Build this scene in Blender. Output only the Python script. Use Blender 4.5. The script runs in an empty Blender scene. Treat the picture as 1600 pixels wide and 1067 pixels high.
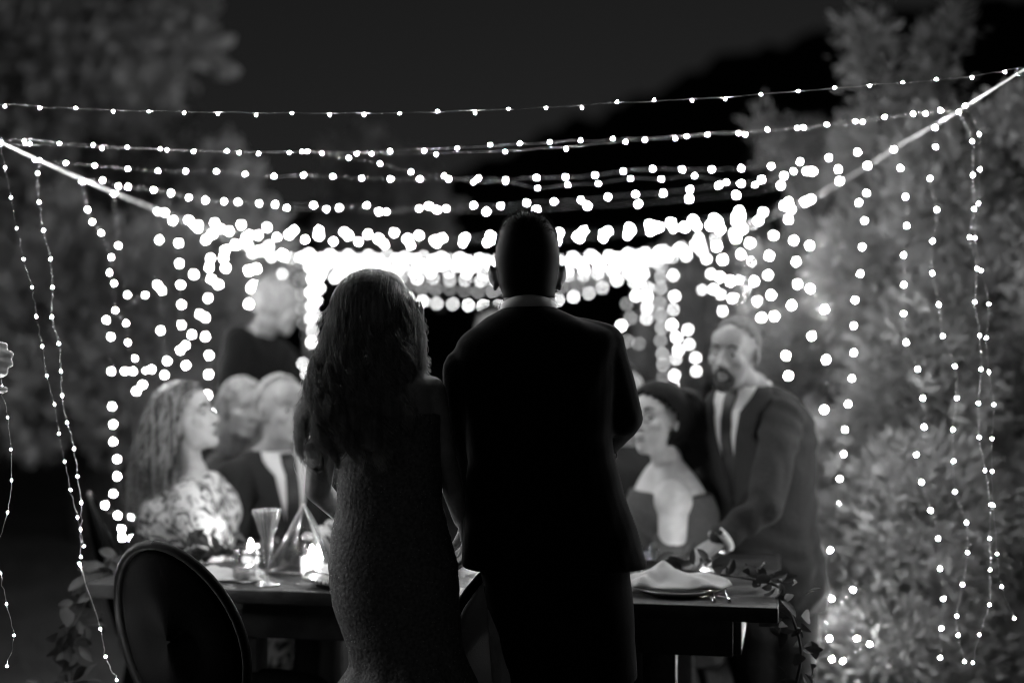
import bpy, math, random
import numpy as np
from mathutils import Vector, Matrix, noise
R = math.radians
random.seed(7); rng = np.random.default_rng(7)
sc = bpy.context.scene
COL = sc.collection

# ---------------------------------------------------------------- camera
F = 2222.0; CH = 1.45
cd = bpy.data.cameras.new('camera'); cam = bpy.data.objects.new('camera', cd); COL.objects.link(cam)
cam.location = (0, 0, CH); cam.rotation_euler = (R(90), 0, 0)
cd.sensor_width = 36; cd.lens = 36 * F / 1600; cd.clip_end = 500; cd.clip_start = .05
cd.dof.use_dof = True; cd.dof.focus_distance = 3.62; cd.dof.aperture_fstop = 0.90
sc.camera = cam
# ---------------------------------------------------------------- night sky, weak moon, exposure
w = bpy.data.worlds.new('World'); sc.world = w; w.use_nodes = True
nt = w.node_tree; bgn = nt.nodes['Background']
sky = nt.nodes.new('ShaderNodeTexSky'); sky.sky_type = 'NISHITA'; sky.sun_disc = False
sky.sun_elevation = R(8); sky.sun_rotation = R(200)
bw = nt.nodes.new('ShaderNodeRGBToBW'); nt.links.new(sky.outputs[0], bw.inputs[0]); nt.links.new(bw.outputs[0], bgn.inputs[0])
bgn.inputs[1].default_value = 0.0017
sd = bpy.data.lights.new('moon', 'SUN'); sd.energy = 0.006; sd.angle = R(1); so = bpy.data.objects.new('moon', sd); COL.objects.link(so)
so.rotation_euler = (R(-60), 0, R(20))
vs = sc.view_settings; sc.display_settings.display_device = 'sRGB'
vs.view_transform = 'Standard'; vs.look = 'None'; vs.exposure = 1.0; vs.gamma = 1.0; vs.use_curve_mapping = False
sc.render.engine = 'CYCLES'; cy = sc.cycles
cy.use_light_tree = True; cy.max_bounces = 6; cy.diffuse_bounces = 2; cy.glossy_bounces = 3; cy.transmission_bounces = 6; cy.transparent_max_bounces = 12
cy.sample_clamp_indirect = 1.0; cy.caustics_reflective = False; cy.caustics_refractive = False
cy.use_adaptive_sampling = False; cy.filter_width = 1.1
cy.use_denoising = True; cy.denoising_prefilter = 'ACCURATE'; cy.denoising_input_passes = 'RGB_ALBEDO_NORMAL'
try: cy.denoiser = 'OPENIMAGEDENOISE'
except Exception: pass
EMIT = 700.0

# ---------------------------------------------------------------- helpers
def P(px, py, d): return Vector(((px - 800) / F * d, d, CH - (py - 533.5) / F * d))
def T(px, py, z=.75):
    d = (CH - z) * F / (py - 533.5); return Vector(((px - 800) / F * d, d, z))

def mat(name, v, rough=.8, metal=0, emit=0, var=0, vscale=20, bump=0, bscale=60, spec=.5, trans=0, sheen=0, ramp=None, streak=0):
    m = bpy.data.materials.new(name); m.use_nodes = True; n = m.node_tree.nodes; l = m.node_tree.links
    b = n['Principled BSDF']; b.inputs['Base Color'].default_value = (v, v, v, 1)
    b.inputs['Roughness'].default_value = rough; b.inputs['Metallic'].default_value = metal
    b.inputs['Specular IOR Level'].default_value = spec
    if sheen: b.inputs['Sheen Weight'].default_value = sheen
    tc = n.new('ShaderNodeTexCoord')
    if emit:
        b.inputs['Emission Color'].default_value = (1, 1, 1, 1); b.inputs['Emission Strength'].default_value = emit
    if var:
        t = n.new('ShaderNodeTexNoise'); t.inputs['Scale'].default_value = vscale; t.inputs['Detail'].default_value = 4
        if streak:
            mp = n.new('ShaderNodeMapping'); mp.inputs['Scale'].default_value = (streak, streak, .35); l.new(tc.outputs['Object'], mp.inputs['Vector']); l.new(mp.outputs[0], t.inputs['Vector'])
        else: l.new(tc.outputs['Object'], t.inputs['Vector'])
        cr = n.new('ShaderNodeValToRGB'); a, c = max(0, v * (1 - var)), min(1, v * (1 + var))
        cr.color_ramp.elements[0].position = .35; cr.color_ramp.elements[1].position = .65
        if ramp: cr.color_ramp.elements[0].position, cr.color_ramp.elements[1].position = ramp
        cr.color_ramp.elements[0].color = (a, a, a, 1); cr.color_ramp.elements[1].color = (c, c, c, 1)
        l.new(t.outputs[0], cr.inputs[0]); l.new(cr.outputs[0], b.inputs['Base Color'])
    if bump:
        t2 = n.new('ShaderNodeTexNoise'); t2.inputs['Scale'].default_value = bscale; t2.inputs['Detail'].default_value = 3
        l.new(tc.outputs['Object'], t2.inputs['Vector'])
        bp = n.new('ShaderNodeBump'); bp.inputs['Strength'].default_value = bump; bp.inputs['Distance'].default_value = .01
        l.new(t2.outputs[0], bp.inputs['Height']); l.new(bp.outputs[0], b.inputs['Normal'])
    if trans:
        tr = n.new('ShaderNodeBsdfTranslucent'); mx = n.new('ShaderNodeMixShader'); mx.inputs[0].default_value = trans
        tr.inputs[0].default_value = (v * 1.2, v * 1.2, v * 1.2, 1)
        l.new(b.outputs[0], mx.inputs[1]); l.new(tr.outputs[0], mx.inputs[2]); l.new(mx.outputs[0], n['Material Output'].inputs[0])
    return m
def glassmat(name, tint=.95, fac=.12, rough=.05):
    m = bpy.data.materials.new(name); m.use_nodes = True; n = m.node_tree.nodes; l = m.node_tree.links
    n.remove(n['Principled BSDF'])
    t = n.new('ShaderNodeBsdfTransparent'); t.inputs[0].default_value = (tint,) * 3 + (1,)
    g = n.new('ShaderNodeBsdfGlossy'); g.inputs['Roughness'].default_value = rough; g.inputs[0].default_value = (1, 1, 1, 1)
    fr = n.new('ShaderNodeLayerWeight'); fr.inputs[0].default_value = .5; pw = n.new('ShaderNodeMath'); pw.operation = 'POWER'; pw.inputs[1].default_value = 3.5; l.new(fr.outputs['Facing'], pw.inputs[0])
    ma = n.new('ShaderNodeMath'); ma.operation = 'ADD'; ma.inputs[1].default_value = fac; ma.use_clamp = True
    mx = n.new('ShaderNodeMixShader')
    l.new(pw.outputs[0], ma.inputs[0]); l.new(ma.outputs[0], mx.inputs[0]); l.new(t.outputs[0], mx.inputs[1]); l.new(g.outputs[0], mx.inputs[2])
    l.new(mx.outputs[0], n['Material Output'].inputs[0]); return m

M = dict(
    suit=mat('black wool', .008, .9, spec=.08, sheen=.04, bump=.1, bscale=400),
    dressg=mat('grey crepe', .07, .85, spec=.2, var=.1, vscale=80, bump=.3, bscale=40), suit2=mat('charcoal wool', .030, .85, spec=.2, var=.15, vscale=300, bump=.3, bscale=60),
    suit3=mat('dark suit cloth', .022, .85, spec=.2, var=.15, vscale=300, bump=.3, bscale=50),
    shirt=mat('white cotton', .75, .8), tie=mat('dark silk', .012, .4), skin=mat('skin', .42, .55, var=.2, vscale=18, bump=.12, bscale=90),
    skin_pale=mat('pale skin', .52, .5, var=.14, vscale=18, bump=.1, bscale=90),
    skin_dark=mat('darkened skin', .33, .55, var=.22, vscale=16, bump=.12, bscale=90),  # darker copy of skin; shade on groom and far man put into colour
    lace=mat('beaded lace', .16, .75, var=.4, vscale=120, bump=.45, bscale=110),
    hair_blond=mat('blond hair', .62, .33, spec=.8, var=.75, vscale=10, trans=.55, streak=14), hair_black=mat('black hair', .006, .6, spec=.12),
    hair_brown=mat('highlighted brown hair', .22, .45, spec=.5, var=.8, vscale=10, ramp=(.42, .58), streak=7),
    hair_gray=mat('gray hair', .33, .6, var=.5, vscale=12, streak=10), buzz=mat('cropped grey hair', .20, .8, var=.3, vscale=120, bump=.6, bscale=400), beard=mat('dark beard', .03, .8, var=.3, vscale=80),
    eye=mat('eyeball', .5, .2), iris=mat('iris', .02, .2), lip=mat('lips', .2, .45), brow=mat('eyebrow', .06, .8),
    wood=mat('dark stained wood', .022, .45, var=.5, vscale=9, bump=.3, bscale=30), chair=mat('black lacquer', .005, .5, spec=.05),
    pad=mat('black upholstery', .002, .9, spec=.03, bump=.2, bscale=200), pad2=mat('pale linen upholstery', .55, .9, bump=.2, bscale=300),
    wire=mat('silver wire', .55, .35, metal=.7), rope=mat('white webbing', .6, .8, bump=.5, bscale=120), pole=mat('grey metal', .25, .5, metal=.4),
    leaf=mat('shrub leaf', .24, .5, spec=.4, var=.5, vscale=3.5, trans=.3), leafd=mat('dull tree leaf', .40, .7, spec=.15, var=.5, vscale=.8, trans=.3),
    garl=mat('eucalyptus leaf', .035, .55, var=.4, vscale=12, trans=.15), bark=mat('bark', .07, .9, var=.4, vscale=20, bump=.8, bscale=20),
    grass=mat('grass blades', .045, .8, var=.5, vscale=2, trans=.2), soil=mat('night lawn', .025, .95, var=.5, vscale=1.5, bump=.8, bscale=12),
    hill=mat('wooded hillside', .02, 1, var=.3, vscale=.05, spec=0), gold=mat('beaded gold', .65, .3, metal=.8), china=mat('white china', .75, .25),
    linen=mat('napkin linen', .60, .9, bump=.25, bscale=500), wax=mat('glowing candle wax', .85, .6, emit=1.6), flame=mat('candle flame', .9, .6, emit=230),  # wax emits by itself, in place of flame light passing through it
    glass=glassmat('clear glass', .96, .06), cut=glassmat('cut crystal', .95, .35, .25), brass=mat('brass', .6, .3, metal=.9), petal=mat('white petals', .8, .7, trans=.3),
    watch=mat('polished steel', .8, .15, metal=1))
# floral print
def floral():
    m = mat('floral print cloth', .6, .85); n = m.node_tree.nodes; l = m.node_tree.links; b = n['Principled BSDF']
    tc = n.new('ShaderNodeTexCoord'); nz = n.new('ShaderNodeTexNoise'); nz.inputs['Scale'].default_value = 17; nz.inputs['Detail'].default_value = 2; nz.inputs['Distortion'].default_value = 2.2
    l.new(tc.outputs['Object'], nz.inputs['Vector']); cr = n.new('ShaderNodeValToRGB'); e = cr.color_ramp.elements
    e[0].position = .38; e[0].color = (.06, .06, .06, 1); e[1].position = .56; e[1].color = (.74, .74, .74, 1)
    x = e.new(.46); x.color = (.36, .36, .36, 1)
    l.new(nz.outputs[0], cr.inputs[0]); l.new(cr.outputs[0], b.inputs['Base Color']); return m
M['floral'] = floral()

def tag(o, label=None, cat=None, group=None, kind=None):
    if label: o['label'] = label
    if cat: o['category'] = cat
    if group: o['group'] = group
    if kind: o['kind'] = kind
    return o
def empty(name, loc, label, cat, group=None, rz=0):
    o = bpy.data.objects.new(name, None); COL.objects.link(o); o.location = loc; o.rotation_euler = (0, 0, rz); o.empty_display_size = .1
    return tag(o, label, cat, group)
def npmesh(name, v, f):
    """v (n,3); f list of arrays (each k x 3 or k x 4)"""
    me = bpy.data.meshes.new(name); v = np.asarray(v, dtype=np.float32)
    if not isinstance(f, list): f = [f]
    f = [np.asarray(a, dtype=np.int32) for a in f if len(a)]
    me.vertices.add(len(v)); me.vertices.foreach_set('co', v.ravel())
    loops = np.concatenate([a.ravel() for a in f]); tot = np.concatenate([np.full(len(a), a.shape[1], np.int32) for a in f])
    me.loops.add(len(loops)); me.loops.foreach_set('vertex_index', loops)
    me.polygons.add(len(tot)); st = np.zeros(len(tot), np.int32); st[1:] = np.cumsum(tot)[:-1]
    me.polygons.foreach_set('loop_start', st); me.polygons.foreach_set('loop_total', tot)
    me.update(calc_edges=True); return me
class MB:
    def __init__(s): s.v = []; s.q = []; s.t = []; s.n = 0
    def add(s, v, q=(), t=()):
        v = np.asarray(v, float).reshape(-1, 3); s.v.append(v)
        if len(q): s.q.append(np.asarray(q, int) + s.n)
        if len(t): s.t.append(np.asarray(t, int) + s.n)
        s.n += len(v)
    def rings(s, rings, cap=True, closed=True):
        """rings: (k,m,3)"""
        r = np.asarray(rings, float); k, m, _ = r.shape
        i = np.arange(k - 1)[:, None] * m; j = np.arange(m if closed else m - 1)[None, :]; j2 = (j + 1) % m
        q = np.stack([i + j, i + j2, i + m + j2, i + m + j], -1).reshape(-1, 4)
        v = r.reshape(-1, 3); t = []
        if cap:
            c0, c1 = r[0].mean(0), r[-1].mean(0); v = np.vstack([v, c0, c1]); a = k * m
            for jj in range(m): t += [(a, (jj + 1) % m, jj), (a + 1, (k - 1) * m + jj, (k - 1) * m + (jj + 1) % m)]
        s.add(v, q, t); return s
    def ell(s, c, r, rot=None, seg=16, rin=10):
        th = np.linspace(0.001, math.pi - .001, rin); ph = np.linspace(0, 2 * math.pi, seg, endpoint=False)
        g = np.stack([np.sin(th)[:, None] * np.cos(ph), np.sin(th)[:, None] * np.sin(ph), np.cos(th)[:, None] * np.ones(seg)], -1) * np.asarray(r if hasattr(r, '__len__') else (r, r, r))
        if rot is not None: g = g @ np.asarray(rot.to_3x3() if hasattr(rot, 'to_3x3') else rot).T
        return s.rings(g[::-1] + np.asarray(c))
    def tube(s, pts, rad, m=10, cap=True, flat=1.0):
        pts = [Vector(p) for p in pts]; n = len(pts)
        rad = [rad] * n if not hasattr(rad, '__len__') else rad
        out = []; ref = None
        for i, p in enumerate(pts):
            t = (pts[min(i + 1, n - 1)] - pts[max(i - 1, 0)])
            if t.length < 1e-9: t = Vector((0, 0, 1))
            t.normalize()
            if ref is None: ref = Vector((0, 0, 1)) if abs(t.z) < .9 else Vector((1, 0, 0))
            u = (ref - t * ref.dot(t)).normalized(); vv = t.cross(u); ref = u
            out.append([p + (u * math.cos(a) + vv * math.sin(a) * flat) * rad[i] for a in [2 * math.pi * k / m for k in range(m)]])
        return s.rings(np.array(out), cap)
    def cap(s, a, b, ra, rb, m=14):
        a, b = Vector(a), Vector(b); ax = (b - a); L = ax.length; ax.normalize(); pts = []; rr = []
        for t in (-.98, -.75, -.4): pts.append(a + ax * ra * t); rr.append(ra * math.sqrt(1 - t * t))
        pts += [a, b]; rr += [ra, rb]
        for t in (.4, .75, .98): pts.append(b + ax * rb * t); rr.append(rb * math.sqrt(1 - t * t))
        return s.tube(pts, rr, m)
    def chain(s, pts, rr, m=14):
        for i in range(len(pts) - 1): s.cap(pts[i], pts[i + 1], rr[i], rr[i + 1], m)
        return s
    def box(s, c, h, rot=None):
        g = np.array([(x, y, z) for z in (-1, 1) for x, y in ((-1, -1), (1, -1), (1, 1), (-1, 1))], float) * np.asarray(h)
        if rot is not None: g = g @ np.asarray(rot.to_3x3()).T
        s.add(g + np.asarray(c), [(3, 2, 1, 0), (4, 5, 6, 7), (0, 1, 5, 4), (1, 2, 6, 5), (2, 3, 7, 6), (3, 0, 4, 7)]); return s
    def lathe(s, prof, m=24, c=(0, 0, 0), cap=False):
        a = np.linspace(0, 2 * math.pi, m, endpoint=False)
        g = np.array([[(r * math.cos(t), r * math.sin(t), z) for t in a] for r, z in prof]) + np.asarray(c)
        return s.rings(g, cap)
    def mesh(s, name='m'): return npmesh(name, np.vstack(s.v), [np.vstack(x) for x in (s.q, s.t) if len(x)])
    def obj(s, name, m, parent=None, smooth=True, loc=None):
        return mkobj(name, s.mesh(name), m, parent, smooth)
def mkobj(name, me, m, parent=None, smooth=True):
    if m and not me.materials: me.materials.append(m)
    if smooth: me.polygons.foreach_set('use_smooth', [True] * len(me.polygons))
    o = bpy.data.objects.new(name, me); COL.objects.link(o)
    if parent is not None:
        o.parent = parent
        q = parent; mw = Matrix()
        chain = []
        while q is not None: chain.append(q); q = q.parent
        for q in reversed(chain): mw = mw @ q.matrix_parent_inverse @ q.matrix_basis
        o.matrix_parent_inverse = mw.inverted()
    return o
def remesh(mb, vox, smooth=3, wr=0, wscale=8):
    me = mb.mesh('tmp'); o = bpy.data.objects.new('tmp', me); COL.objects.link(o)
    md = o.modifiers.new('r', 'REMESH'); md.mode = 'VOXEL'; md.voxel_size = vox
    if smooth: s = o.modifiers.new('s', 'SMOOTH'); s.factor = .6; s.iterations = smooth
    dg = bpy.context.evaluated_depsgraph_get(); out = bpy.data.meshes.new_from_object(o.evaluated_get(dg))
    bpy.data.objects.remove(o); bpy.data.meshes.remove(me)
    if wr:
        n = len(out.vertices); co = np.empty(n * 3, np.float32); out.vertices.foreach_get('co', co); co = co.reshape(-1, 3)
        no = np.empty(n * 3, np.float32); out.vertices.foreach_get('normal', no); no = no.reshape(-1, 3)
        c = co; f = wscale
        h = np.sin(c[:, 0] * f * 3.1 + 2.3 * np.sin(c[:, 2] * f * 1.7 + 1) + c[:, 2] * f * 2.2) * np.sin(c[:, 2] * f * 4.1 + 3 * np.sin(c[:, 0] * f * 1.3 + c[:, 1] * f * 2))
        co = co + no * (h * wr)[:, None]; out.vertices.foreach_set('co', co.ravel().astype(np.float32)); out.update()
    return out

def strand_mesh(paths, r0):
    """paths (n,K,3) -> three sided tubes"""
    p = np.asarray(paths, float); n, K, _ = p.shape
    t = np.gradient(p, axis=1); t /= np.linalg.norm(t, axis=2, keepdims=True) + 1e-9
    up = np.zeros_like(t); up[..., 1] = 1
    u = np.cross(t, up); u /= np.linalg.norm(u, axis=2, keepdims=True) + 1e-9; v = np.cross(t, u)
    tt = np.linspace(0, 1, K); rad = r0 * (1 - .75 * tt ** 3)[None, :]; rad = rad[..., None]
    rings = np.stack([p + rad * (u * math.cos(a) + v * math.sin(a)) for a in (0, 2.094, 4.189)], 2)   # n,K,3,3
    vv = rings.reshape(-1, 3); base = (np.arange(n)[:, None] * K + np.arange(K - 1)[None, :])[..., None] * 3
    j = np.arange(3); q = np.stack([base + j, base + (j + 1) % 3, base + 3 + (j + 1) % 3, base + 3 + j], -1).reshape(-1, 4)
    return npmesh('strands', vv, q)

def smoothpath(pts, n):
    """Catmull-Rom resample"""
    p = np.asarray([tuple(a) for a in pts], float); k = len(p)
    if k == 2: return np.array([p[0] + (p[1] - p[0]) * t for t in np.linspace(0, 1, n)])
    q = np.vstack([2 * p[0] - p[1], p, 2 * p[-1] - p[-2]]); out = []
    for s in np.linspace(0, k - 1 - 1e-6, n):
        i = int(s); t = s - i; a, b, c, d = q[i], q[i + 1], q[i + 2], q[i + 3]
        out.append(.5 * ((2 * b) + (-a + c) * t + (2 * a - 5 * b + 4 * c - d) * t * t + (-a + 3 * b - 3 * c + d) * t ** 3))
    return np.array(out)

# ================================================================ SETTING
def ground():
    n = 60; xs = np.sign(np.linspace(-1, 1, n)) * np.abs(np.linspace(-1, 1, n)) ** 2 * 200; ys = -20 + np.linspace(0, 1, n) ** 2 * 260
    v = [(x, y, .02 * math.sin(x * 1.3) * math.sin(y * .9) if 5.5 < y < 60 else 0) for y in ys for x in xs]
    q = [(a * n + b, a * n + b + 1, (a + 1) * n + b + 1, (a + 1) * n + b) for a in range(n - 1) for b in range(n - 1)]
    o = mkobj('ground', npmesh('ground', v, np.array(q)), M['soil']); tag(o, kind='structure')
    # wooded hill, behind everything
    prof = [(-60, 4), (-40, 8), (-22, 10), (-9, 12), (-4.5, 13.4), (0, 15), (4.7, 17), (9.5, 19.5), (14, 21.5), (19, 22.8), (24, 24), (29, 25.5), (40, 27), (60, 26), (80, 16), (110, 0)]
    mb = MB(); X = np.linspace(-60, 110, 240); pz = np.interp(X, [a for a, b in prof], [b for a, b in prof])
    rings = []
    for t in np.linspace(0, 1, 14):
        y = 75 + 60 * t; s = math.sin(min(t * 1.0, .5) * math.pi) ** .7 if t < .5 else 1 - (t - .5) * 1.6
        rings.append([(x, y, z * s + (1.3 * noise.noise(Vector((x * .35, t * 6, 3))) + .8 * noise.noise(Vector((x * 1.1, t * 20, 5)))) * (z > .3)) for x, z in zip(X, pz)])
    mb.rings(np.array(rings), cap=False, closed=False); h = mb.obj('wooded_hill', M['hill']); tag(h, kind='structure')
    # grass tufts
    N = 9000; x = rng.uniform(-6, 6, N); y = rng.uniform(4.6, 17, N); a = rng.uniform(0, 6.28, N); L = rng.uniform(.03, .09, N)
    b = np.stack([x, y, np.zeros(N)], -1); side = np.stack([np.cos(a), np.sin(a), 0 * a], -1) * .006
    tip = b + np.stack([rng.normal(0, .02, N), rng.normal(0, .02, N), L], -1)
    v = np.stack([b - side, b + side, tip], 1).reshape(-1, 3)
    v[:, 2] += .02 * np.sin(v[:, 0] * 1.3) * np.sin(v[:, 1] * .9)
    g = mkobj('grass', npmesh('grass', v, np.arange(3 * N).reshape(-1, 3)), M['grass'], smooth=False)
    tag(g, 'short grass of the dark lawn behind the table', 'grass', kind='stuff')
ground()

LEAF = np.array([(0, 0, 0), (-.5, .35, .05), (.5, .35, .05), (-.42, .72, .02), (.42, .72, .02), (0, 1, -.1)])
def leaves(pos, dirs, L, W):
    """many leaf faces: pos, dirs (n,3), L (n)"""
    n = len(pos); d = dirs / (np.linalg.norm(dirs, axis=1, keepdims=True) + 1e-9)
    up = rng.normal(0, 1, (n, 3)); s = np.cross(d, up); s /= np.linalg.norm(s, axis=1, keepdims=True) + 1e-9; nn = np.cross(s, d)
    v = pos[:, None] + L[:, None, None] * (LEAF[None, :, 0:1] * s[:, None] * W + LEAF[None, :, 1:2] * d[:, None] + LEAF[None, :, 2:3] * nn[:, None])
    b = np.arange(n)[:, None] * 6
    t = np.concatenate([b + np.array([0, 2, 1]), b + np.array([3, 4, 5])]); q = b + np.array([1, 2, 4, 3])
    return v.reshape(-1, 3), q, t
def crown(blobs, ncl, per, L, W, spread, upb=.5, hollow=.45):
    """blobs (c,(rx,ry,rz),weight)"""
    wt = np.array([b[2] for b in blobs], float); wt /= wt.sum(); pos = []; dr = []; ln = []
    for k in range(ncl):
        c, r, _ = blobs[rng.choice(len(blobs), p=wt)]; u = rng.normal(0, 1, 3); u /= np.linalg.norm(u); rad = hollow + (1 - hollow) * rng.random() ** .6
        p = np.array(c) + u * np.array(r) * rad
        if noise.noise(Vector(p * (2.2 if L < .1 else .9))) < -.18: continue
        ax = u + np.array([0, 0, upb]) + rng.normal(0, .3, 3); ax /= np.linalg.norm(ax)
        for j in range(per):
            q = rng.normal(0, 1, 3); dd = ax * .8 + q * .55; pos.append(p + ax * spread * (j / per) + q * spread * .15); dr.append(dd); ln.append(L * rng.uniform(.6, 1.25))
    return leaves(np.array(pos), np.array(dr), np.array(ln), W)
def tree(name, label, cat, base, blobs, trunk_r, ncl, per, L, W, spread, leafm, group=None, hollow=.45, extra=None):
    root = empty(name, base, label, cat, group); base = Vector(base)
    mb = MB(); top = max(blobs, key=lambda b: b[0][2])[0]
    mid = base.lerp(Vector(top), .5) + Vector((.05, 0, 0))
    mb.tube(smoothpath([base, base.lerp(mid, .5) + Vector((.04, .03, 0)), mid, Vector(top)], 14), list(np.linspace(trunk_r, trunk_r * .15, 14)), 9)
    mb.obj('trunk', M['bark'], root)
    br = MB()
    for c, r, _ in blobs:
        s = base.lerp(mid, random.uniform(.5, 1.0)); c = Vector(c); br.tube(smoothpath([s, s.lerp(c, .5) + Vector((0, 0, .1 * r[2])), c], 6), list(np.linspace(trunk_r * .4, trunk_r * .08, 6)), 6)
        for k in range(4):
            e = c + Vector([random.uniform(-.8, .8) * q for q in r]); br.tube([c, e], [trunk_r * .12, trunk_r * .04], 5)
    tag(br.obj('branches', M['bark'], root), kind='stuff')
    v, q, t = crown(blobs, ncl, per, L, W, spread, hollow=hollow)
    c = mkobj('crown', npmesh('crown', v, [q, t]), leafm, root, smooth=False); tag(c, kind='stuff')
    if extra:
        for pos, dr, ln in extra:
            for k in range(9):
                d_ = np.array(dr) + rng.normal(0, .55, 3)
                vv, qq, tt = leaves(np.array([pos]) + np.array(dr) * ln * .3 * k / 9, np.array([d_]), np.array([ln * rng.uniform(.8, 1.2)]), .38)
                mkobj('leaf', npmesh('leaf', vv, [qq, tt]), leafm, root, smooth=False)
    return root
def B(px, py, d, rx, ry, wt=None, rz=None):
    """blob from a place in view and its half sizes in photo pixels; depth like its width"""
    s = d / F; c = P(px, py, d); ry_ = rz if rz else rx * s * .8
    return (tuple(c), (rx * s, ry_, ry * s), wt if wt else rx * ry / 1000)

# right: tall shrub behind the curtain of lights
ex = [(tuple(P(1335, 690, 4.95)), (-.7, -.6, .25), .075), (tuple(P(1385, 700, 4.95)), (.2, -.6, .4), .075), (tuple(P(1310, 735, 5)), (-.6, -.5, .6), .07),
      (tuple(P(1430, 480, 5.0)), (.1, -.6, .7), .07), (tuple(P(1405, 520, 5.0)), (-.5, -.5, .3), .065), (tuple(P(1290, 880, 4.9)), (-.5, -.5, .6), .07),
      (tuple(P(1370, 1000, 4.8)), (.1, -.6, .6), .07), (tuple(P(1330, 800, 4.9)), (.2, -.6, .7), .07), (tuple(P(1440, 610, 5.0)), (.3, -.5, .6), .07), (tuple(P(1480, 650, 5.0)), (.5, -.5, .5), .07)]
tree('tall_shrub', 'tall leafy shrub with two upright tips lit by the light curtain on the right', 'shrub', (P(1420, 533, 6.4).x, 6.4, 0),
     [B(1375, 120, 6.6, 20, 70), B(1352, 55, 6.6, 14, 32, 1.0), B(1345, 35, 6.6, 7, 14, .25), B(1462, 105, 6.5, 13, 50, 1.0), B(1485, 40, 6.5, 10, 20, .4), B(1415, 215, 6.6, 60, 45), B(1390, 260, 6.9, 70, 70), B(1270, 250, 7.6, 45, 35, 2), B(1215, 220, 7.7, 24, 14, .5), B(1190, 200, 7.7, 9, 8, .15), B(1330, 340, 7.5, 90, 60),
      B(1480, 310, 5.9, 70, 110), B(1260, 420, 7.4, 80, 80), B(1220, 470, 7.4, 50, 60), B(1400, 440, 6.3, 110, 110), B(1300, 600, 7.1, 90, 140), B(1450, 600, 5.7, 100, 130), B(1330, 780, 6.2, 85, 120),
      B(1450, 830, 5.3, 100, 120), B(1315, 930, 5.5, 75, 120), B(1410, 1020, 5.2, 110, 110)],
     .06, 6500, 11, .056, .26, .12, M['leaf'], extra=ex)
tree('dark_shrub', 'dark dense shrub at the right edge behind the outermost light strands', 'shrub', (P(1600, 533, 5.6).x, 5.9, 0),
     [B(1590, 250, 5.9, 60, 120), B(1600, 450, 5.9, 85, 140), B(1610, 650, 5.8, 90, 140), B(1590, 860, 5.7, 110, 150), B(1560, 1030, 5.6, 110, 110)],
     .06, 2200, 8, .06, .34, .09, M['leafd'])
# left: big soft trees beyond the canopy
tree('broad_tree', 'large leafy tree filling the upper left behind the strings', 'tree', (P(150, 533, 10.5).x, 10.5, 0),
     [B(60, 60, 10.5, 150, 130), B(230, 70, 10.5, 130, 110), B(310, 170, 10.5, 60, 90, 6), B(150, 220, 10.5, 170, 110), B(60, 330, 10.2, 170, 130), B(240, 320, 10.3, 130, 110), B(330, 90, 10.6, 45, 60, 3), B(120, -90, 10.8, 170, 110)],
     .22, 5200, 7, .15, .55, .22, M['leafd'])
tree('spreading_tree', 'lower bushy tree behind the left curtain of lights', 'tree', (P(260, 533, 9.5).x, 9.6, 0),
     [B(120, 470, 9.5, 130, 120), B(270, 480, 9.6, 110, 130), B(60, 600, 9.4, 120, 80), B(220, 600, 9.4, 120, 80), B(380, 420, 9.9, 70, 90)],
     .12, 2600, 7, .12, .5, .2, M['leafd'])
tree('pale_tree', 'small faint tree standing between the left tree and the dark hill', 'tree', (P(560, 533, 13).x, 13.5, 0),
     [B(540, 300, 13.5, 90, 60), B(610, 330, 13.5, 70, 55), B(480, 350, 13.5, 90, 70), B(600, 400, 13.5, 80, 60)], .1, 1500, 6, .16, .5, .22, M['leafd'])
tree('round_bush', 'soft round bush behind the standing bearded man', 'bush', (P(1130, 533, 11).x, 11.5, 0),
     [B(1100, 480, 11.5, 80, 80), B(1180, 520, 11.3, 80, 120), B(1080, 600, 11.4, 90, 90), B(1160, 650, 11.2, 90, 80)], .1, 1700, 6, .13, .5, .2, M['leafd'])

# ================================================================ ROPES, POLES AND FAIRY LIGHTS
def rope(label, pts, r):
    root = empty('canopy_rope', pts[0], label, 'rope', 'ropes carrying the canopy of lights')
    mb = MB(); mb.tube(smoothpath(pts, 30), r, 8, flat=.6); mb.obj('webbing', M['rope'], root)
    k = MB(); a = Vector(pts[1])
    for i in range(14):
        t = i / 14 * 2 * math.pi; k.tube([a + Vector((math.cos(t) * .012, .0, math.sin(t) * .012)), a + Vector((math.cos(t + .45) * .012, .006, math.sin(t + .45) * .012))], .003, 6)
    k.obj('ring_clip', M['watch'], root)
rope('white webbing rope running back from the left edge of the view', [P(-90, 190, 3.75), P(-2, 222, 4.02), P(60, 250, 4.35), P(130, 281, 4.8), P(185, 304, 5.24), P(245, 328, 5.8), P(325, 360, 6.8), P(400, 392, 8.1), P(470, 408, 9.8)], .0048)
rope('white webbing rope running back from the right edge of the view', [P(1650, 80, 3.8), P(1595, 112, 4.0), P(1510, 166, 4.48), P(1460, 196, 4.8), P(1398, 232, 5.3), P(1356, 259, 5.7), P(1265, 312, 6.8), P(1170, 352, 8.6), P(1100, 385, 10.6)], .0036)
def pole(label, x, y, h):
    root = empty('canopy_pole', (x, y, 0), label, 'pole', 'poles holding up the canopy of lights')
    MB().lathe([(.03, 0), (.03, .02), (.016, .03), (.016, h), (.0, h + .001)], 12, (x, y, 0)).obj('pole_shaft', M['pole'], root)
    MB().lathe([(.0, 0), (.12, 0), (.12, .012), (.03, .02)], 20, (x, y, 0.001)).obj('base_plate', M['pole'], root)
pole('slim metal pole just outside the left edge of the view', P(-90, 190, 3.75).x - .03, 3.75, 2.06)
pole('slim metal pole just outside the right edge of the view', P(1650, 80, 3.8).x + .03, 3.8, 2.25)
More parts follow.
